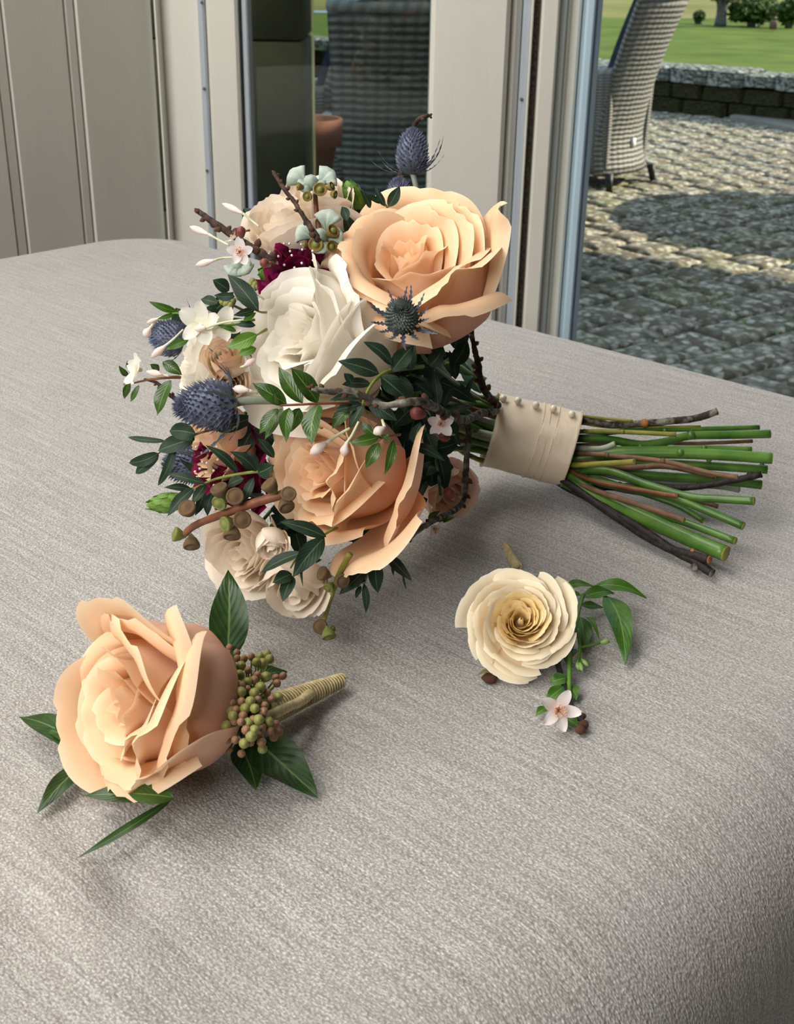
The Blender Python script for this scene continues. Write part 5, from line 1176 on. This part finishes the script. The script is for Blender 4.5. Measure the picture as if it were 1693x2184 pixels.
# viburnum berries
stk = pt7(1060, 780, .018)
V, F = tube([pt7(1080, 780, .016), pt7(1200, 740, .016), pt7(1300, 690, .012)], [.003, .0028, .0026], 8, 3); bc = add('berry_cluster', V, F, M_SPRIG, b1_, label='cluster of green and rosy viburnum berries')
bg_ = mesh('berry', *lathe([(.1, -1.0), (.7, -.8), (1, -.1), (.86, .55), (.42, .85), (.3, 1.0), (.04, 1.02)], 10), M_BERG); bp_ = mesh('berry', *lathe([(.1, -1.0), (.7, -.8), (1, -.1), (.86, .55), (.42, .85), (.3, 1.0), (.04, 1.02)], 10), M_BERP)
BER = [(988, 470), (1027, 435), (1075, 437), (1030, 468), (1070, 465), (1110, 462), (1112, 490), (1015, 497), (1050, 505), (1145, 492), (1180, 482), (1222, 485), (1255, 470), (1270, 492), (1205, 510), (1235, 515), (990, 520), (1032, 525), (1075, 520), (1130, 528), (1090, 550), (1050, 550), (1165, 548), (990, 553), (1122, 570), (1027, 575), (1065, 588), (1210, 570), (1250, 580), (1195, 595), (1300, 585), (1335, 575), (1305, 612),
       (1020, 605), (1098, 605), (1130, 622), (1162, 605), (1225, 632), (1258, 655), (1090, 635), (1045, 640), (1128, 655), (1160, 640), (1195, 658), (1055, 665), (1095, 675), (1133, 700), (1085, 710), (1175, 700), (1212, 692), (1245, 720), (1278, 690), (1310, 680), (1105, 742), (1150, 735), (1197, 735), (1240, 750), (1140, 770), (1090, 770), (1190, 788), (1165, 808), (1100, 795), (1230, 825), (1270, 842), (1060, 818), (1155, 840), (1195, 840), (1220, 865), (1300, 810), (1315, 850),
       (1060, 885), (1102, 888), (1145, 905), (1175, 900), (1230, 898), (1180, 870), (1070, 935), (1132, 955), (1235, 932), (1290, 875), (1130, 800), (1215, 790), (1080, 745), (1260, 800)]
sv = []
for k, (x, y) in enumerate(BER):
    e = ((x - 1160) / 190) ** 2 + ((y - 700) / 270) ** 2; h = .020 + .024 * math.sqrt(max(0, 1 - e)) + rnd.uniform(-.0015, .0015); p = pt7(x, y, h)
    g = rnd.random() < .48
    link('berry', bg_ if g else bp_, bc, frame(p, (p - pt7(1160, 700, .004)) + Vector((0, 0, .006)), 0, .00205 * (1.05 if g else .85) * rnd.uniform(.9, 1.1)))
    c_ = pt7(1180 + (x - 1180) * .3, 715 + (y - 715) * .3, .012); sv.append(tube([p, (p + c_) / 2 + Vector((0, 0, -.001)), c_], .00045, 4, 2))
V, F = join(sv); o = add('berry_stalks', V, F, M_SPRIG, bc)
M_TWINE = plain('gold_twine', srgb(176, 158, 112), srgb(214, 198, 152), 300, .55, .4, .5, .0006)
s0, s1 = pt7(1270, 740, .012), pt7(1625, 595, .006)
V, F = tube([s0, (s0 + s1) / 2, s1], [.0055, .0036, .0022], 10, 4); ws = add('wrapped_stem', V, F, M_TWINE, b1_, label='tapering stem bound with pale gold twine')
d = (s1 - s0); L = d.length; d.normalize(); x = d.orthogonal().normalized(); y = d.cross(x); hp = []
for k in range(420):
    t = k / 419; a = t * 2 * math.pi * 26; r = .0055 * (1 - t) + .0022 * t + .0007; r = max(r, (.0055 - .0038 * t if t < .5 else .0050 - .0028 * t) + .0005); hp.append(s0 + d * L * t + x * r * math.cos(a) + y * r * math.sin(a))
V, F = tube(hp, .00055, 5, 1); add('twine', V, F, M_TWINE, ws)
hp = [pt7(1240, 790, .014), pt7(1330, 740, .02), pt7(1420, 700, .016), pt7(1470, 660, .012)]; V, F = tube(hp, .0022, 8, 4, .1); add('twine', V, F, M_TWINE, ws)

# ------------------------------------------------------------------ cream rose buttonhole
b2_ = thing('rose_buttonhole', 'cream garden rose buttonhole with vine leaves and a small white blossom, lying right', 'buttonhole', PZ(1130, 1400, T))
def pt8(x, y, h): q = Q(8, x, y); return PZ(q[0], q[1], T - .0075 + h * .9)
rose(b2_, 'cream_rose', 'many-petalled cream garden rose with golden heart', (1112, 1320), .558, (-.03, .26, .96), .0182, .95, M_CREAM, GARDEN, .5, seed=41, up=.8, inner=M_CREAMIN, ruff=.045, cut=.22, extra=[
    dict(phi=55, R=1.05, H=.5, Rr=1.5, W=44, roll=.6, vc=.7, fl=.3, cut=.2), dict(phi=-85, R=1.05, H=.48, Rr=1.4, W=40, roll=.6, vc=.7, fl=.3, cut=.2), dict(phi=150, R=1.05, H=.5, Rr=1.45, W=40, roll=.8, vc=.7, fl=.3, cut=.25)])
lv8 = [((1190, 410, .014), (1602, 503, .010), 130, .14), ((1285, 480, .014), (1440, 1020, .004), 205, .10), ((1100, 500, .014), (1350, 465, .012), 130, .16), ((1090, 480, .012), (900, 440, .012), 70, .1), ((950, 430, .010), (1190, 410, .014), 90, .15), ((1090, 560, .008), (1265, 575, .004), 90, .08),
       ((1080, 640, .008), (1110, 930, .003), 140, .05), ((1060, 900, .006), (1000, 980, .004), 60, .1), ((985, 1120, .006), (850, 1160, .004), 120, .12), ((960, 1190, .006), (815, 1300, .003), 110, .12), ((1000, 1180, .004), (1060, 1290, .003), 100, .1), ((840, 1350, .005), (742, 1415, .003), 70, .1),
       ((960, 1420, .004), (1075, 1500, .003), 110, .1), ((940, 1430, .004), (925, 1525, .003), 60, .1), ((1000, 910, .010), (900, 920, .010), 50, .1), ((1130, 650, .010), (1240, 840, .006), 44, .25), ((970, 930, .008), (985, 1020, .005), 44, .1)]
V, F = tube([pt8(1110, 480, .016), pt8(1075, 600, .018), pt8(1050, 740, .016), pt8(1020, 880, .012), pt8(1005, 1040, .008), pt8(1005, 1270, .004)], .0011, 7, 4); vn = add('vine_stem', V, F, M_LITE, b2_, uv=[(.5, .5)] * len(V), label='fresh green vine tendril beside the cream rose')
for B, Tp, wd, bd in lv8:
    Bp, Tt = pt8(*B), pt8(*Tp); leaf('leaf', vn, Bp, Tt, wd / CR[8][2] * .58 / FPX * 1.05, M_VINE, bend=bd, fold=.2, nrm=(CAM - Bp).normalized() * .6 + Vector((0, 0, 1)), na=12)
V, F = tube([pt8(1065, 740, .016), pt8(1085, 880, .012), pt8(1070, 1000, .009)], .0008, 6, 3); o = add('side_shoot', V, F, M_LITE, b2_, uv=[(.5, .5)] * len(V))
V, F = tube([pt8(1085, 885, .012), pt8(1180, 865, .012), pt8(1240, 850, .012)], .0006, 6, 3); add('bud_stalk', V, F, M_LITE, o, uv=[(.5, .5)] * len(V))
for a, b in (((1240, 850, .012), (1318, 832, .012)), ((1075, 985, .009), (1105, 1070, .006)), ((1090, 970, .009), (1150, 1030, .007)), ((1065, 990, .009), (1075, 1060, .006))):
    spindle(o, 'vine_bud', pt8(*a), pt8(*b), .0013, M_SCALE)
V, F = tube([pt8(880, 880, .006), pt8(925, 1050, .005), pt8(970, 1200, .004), pt8(1020, 1340, .004), pt8(1085, 1440, .004), pt8(1110, 1420, .005)], [.0015, .0014, .0013, .0013, .0012, .0010], 8, 4, .12); tw = add('twig', V, F, M_BARKD, b2_, label='dark twig under the cream rose')
for x, y in ((1088, 1520), (1115, 1480), (1110, 1415)): link('bud', mesh('bud', *ball(1, 10, 6), M_BUD), tw, Matrix.Translation(pt8(x, y, .004)) @ Matrix.Scale(.0022 if y > 1440 else .0014, 4))
V, F = tube([pt8(560, 1020, .006), pt8(480, 1065, .005), pt8(440, 1080, .004)], [.0014, .0013, .0016], 8, 4, .1); tw = add('twig', V, F, M_BARK, b2_, label='short twig with a brown opening bud left of the cream rose')
link('bud', mesh('bud', *lathe([(.2, -1), (.8, -.6), (1, 0), (.8, .7), (.3, 1.3), (.05, 1.5)], 10), M_BUD), tw, frame(pt8(395, 1120, .004), pt8(330, 1120, .004) - pt8(395, 1120, .004), 0, .0030))
leaf('bud_scale', tw, pt8(430, 1100, .006), pt8(285, 1105, .006), .0035, M_DRY, bend=.25, nrm=Vector((0, 0, 1)))
flower5(b2_, 'blossom', Q(8, 920, 1370), DT(*Q(8, 920, 1370)) - .006, (.1, .1, 1), .0088, M_BLOSSOM, 'small white blossom with brown stamens below the cream rose', wid=.5)
V, F = tube([pt8(600, 260, .006), pt8(555, 180, .008), pt8(510, 95, .010)], [.0024, .0022, .0014], 8, 3); gs = add('wrapped_stem', V, F, M_TWINE, b2_, label='glittering gold-wrapped stem tip behind the cream rose')
a, b = pt8(600, 260, .006), pt8(510, 95, .010); d = b - a; L = d.length; d.normalize(); x = d.orthogonal().normalized(); y = d.cross(x)
V, F = tube([a + d * L * k / 160 + (x * math.cos(k * .9) + y * math.sin(k * .9)) * (.0027 - .0010 * k / 160) for k in range(161)], .0004, 5, 1); add('twine', V, F, M_TWINE, gs)

# settle the three pieces on the cloth
def settle(o, px, py, d):
    o.matrix_basis = Matrix.Translation(ray(px, py).normalized() * d) @ o.matrix_basis
settle(bq, 800, 1000, .0135)
settle(b2_, 1120, 1350, -.0085)
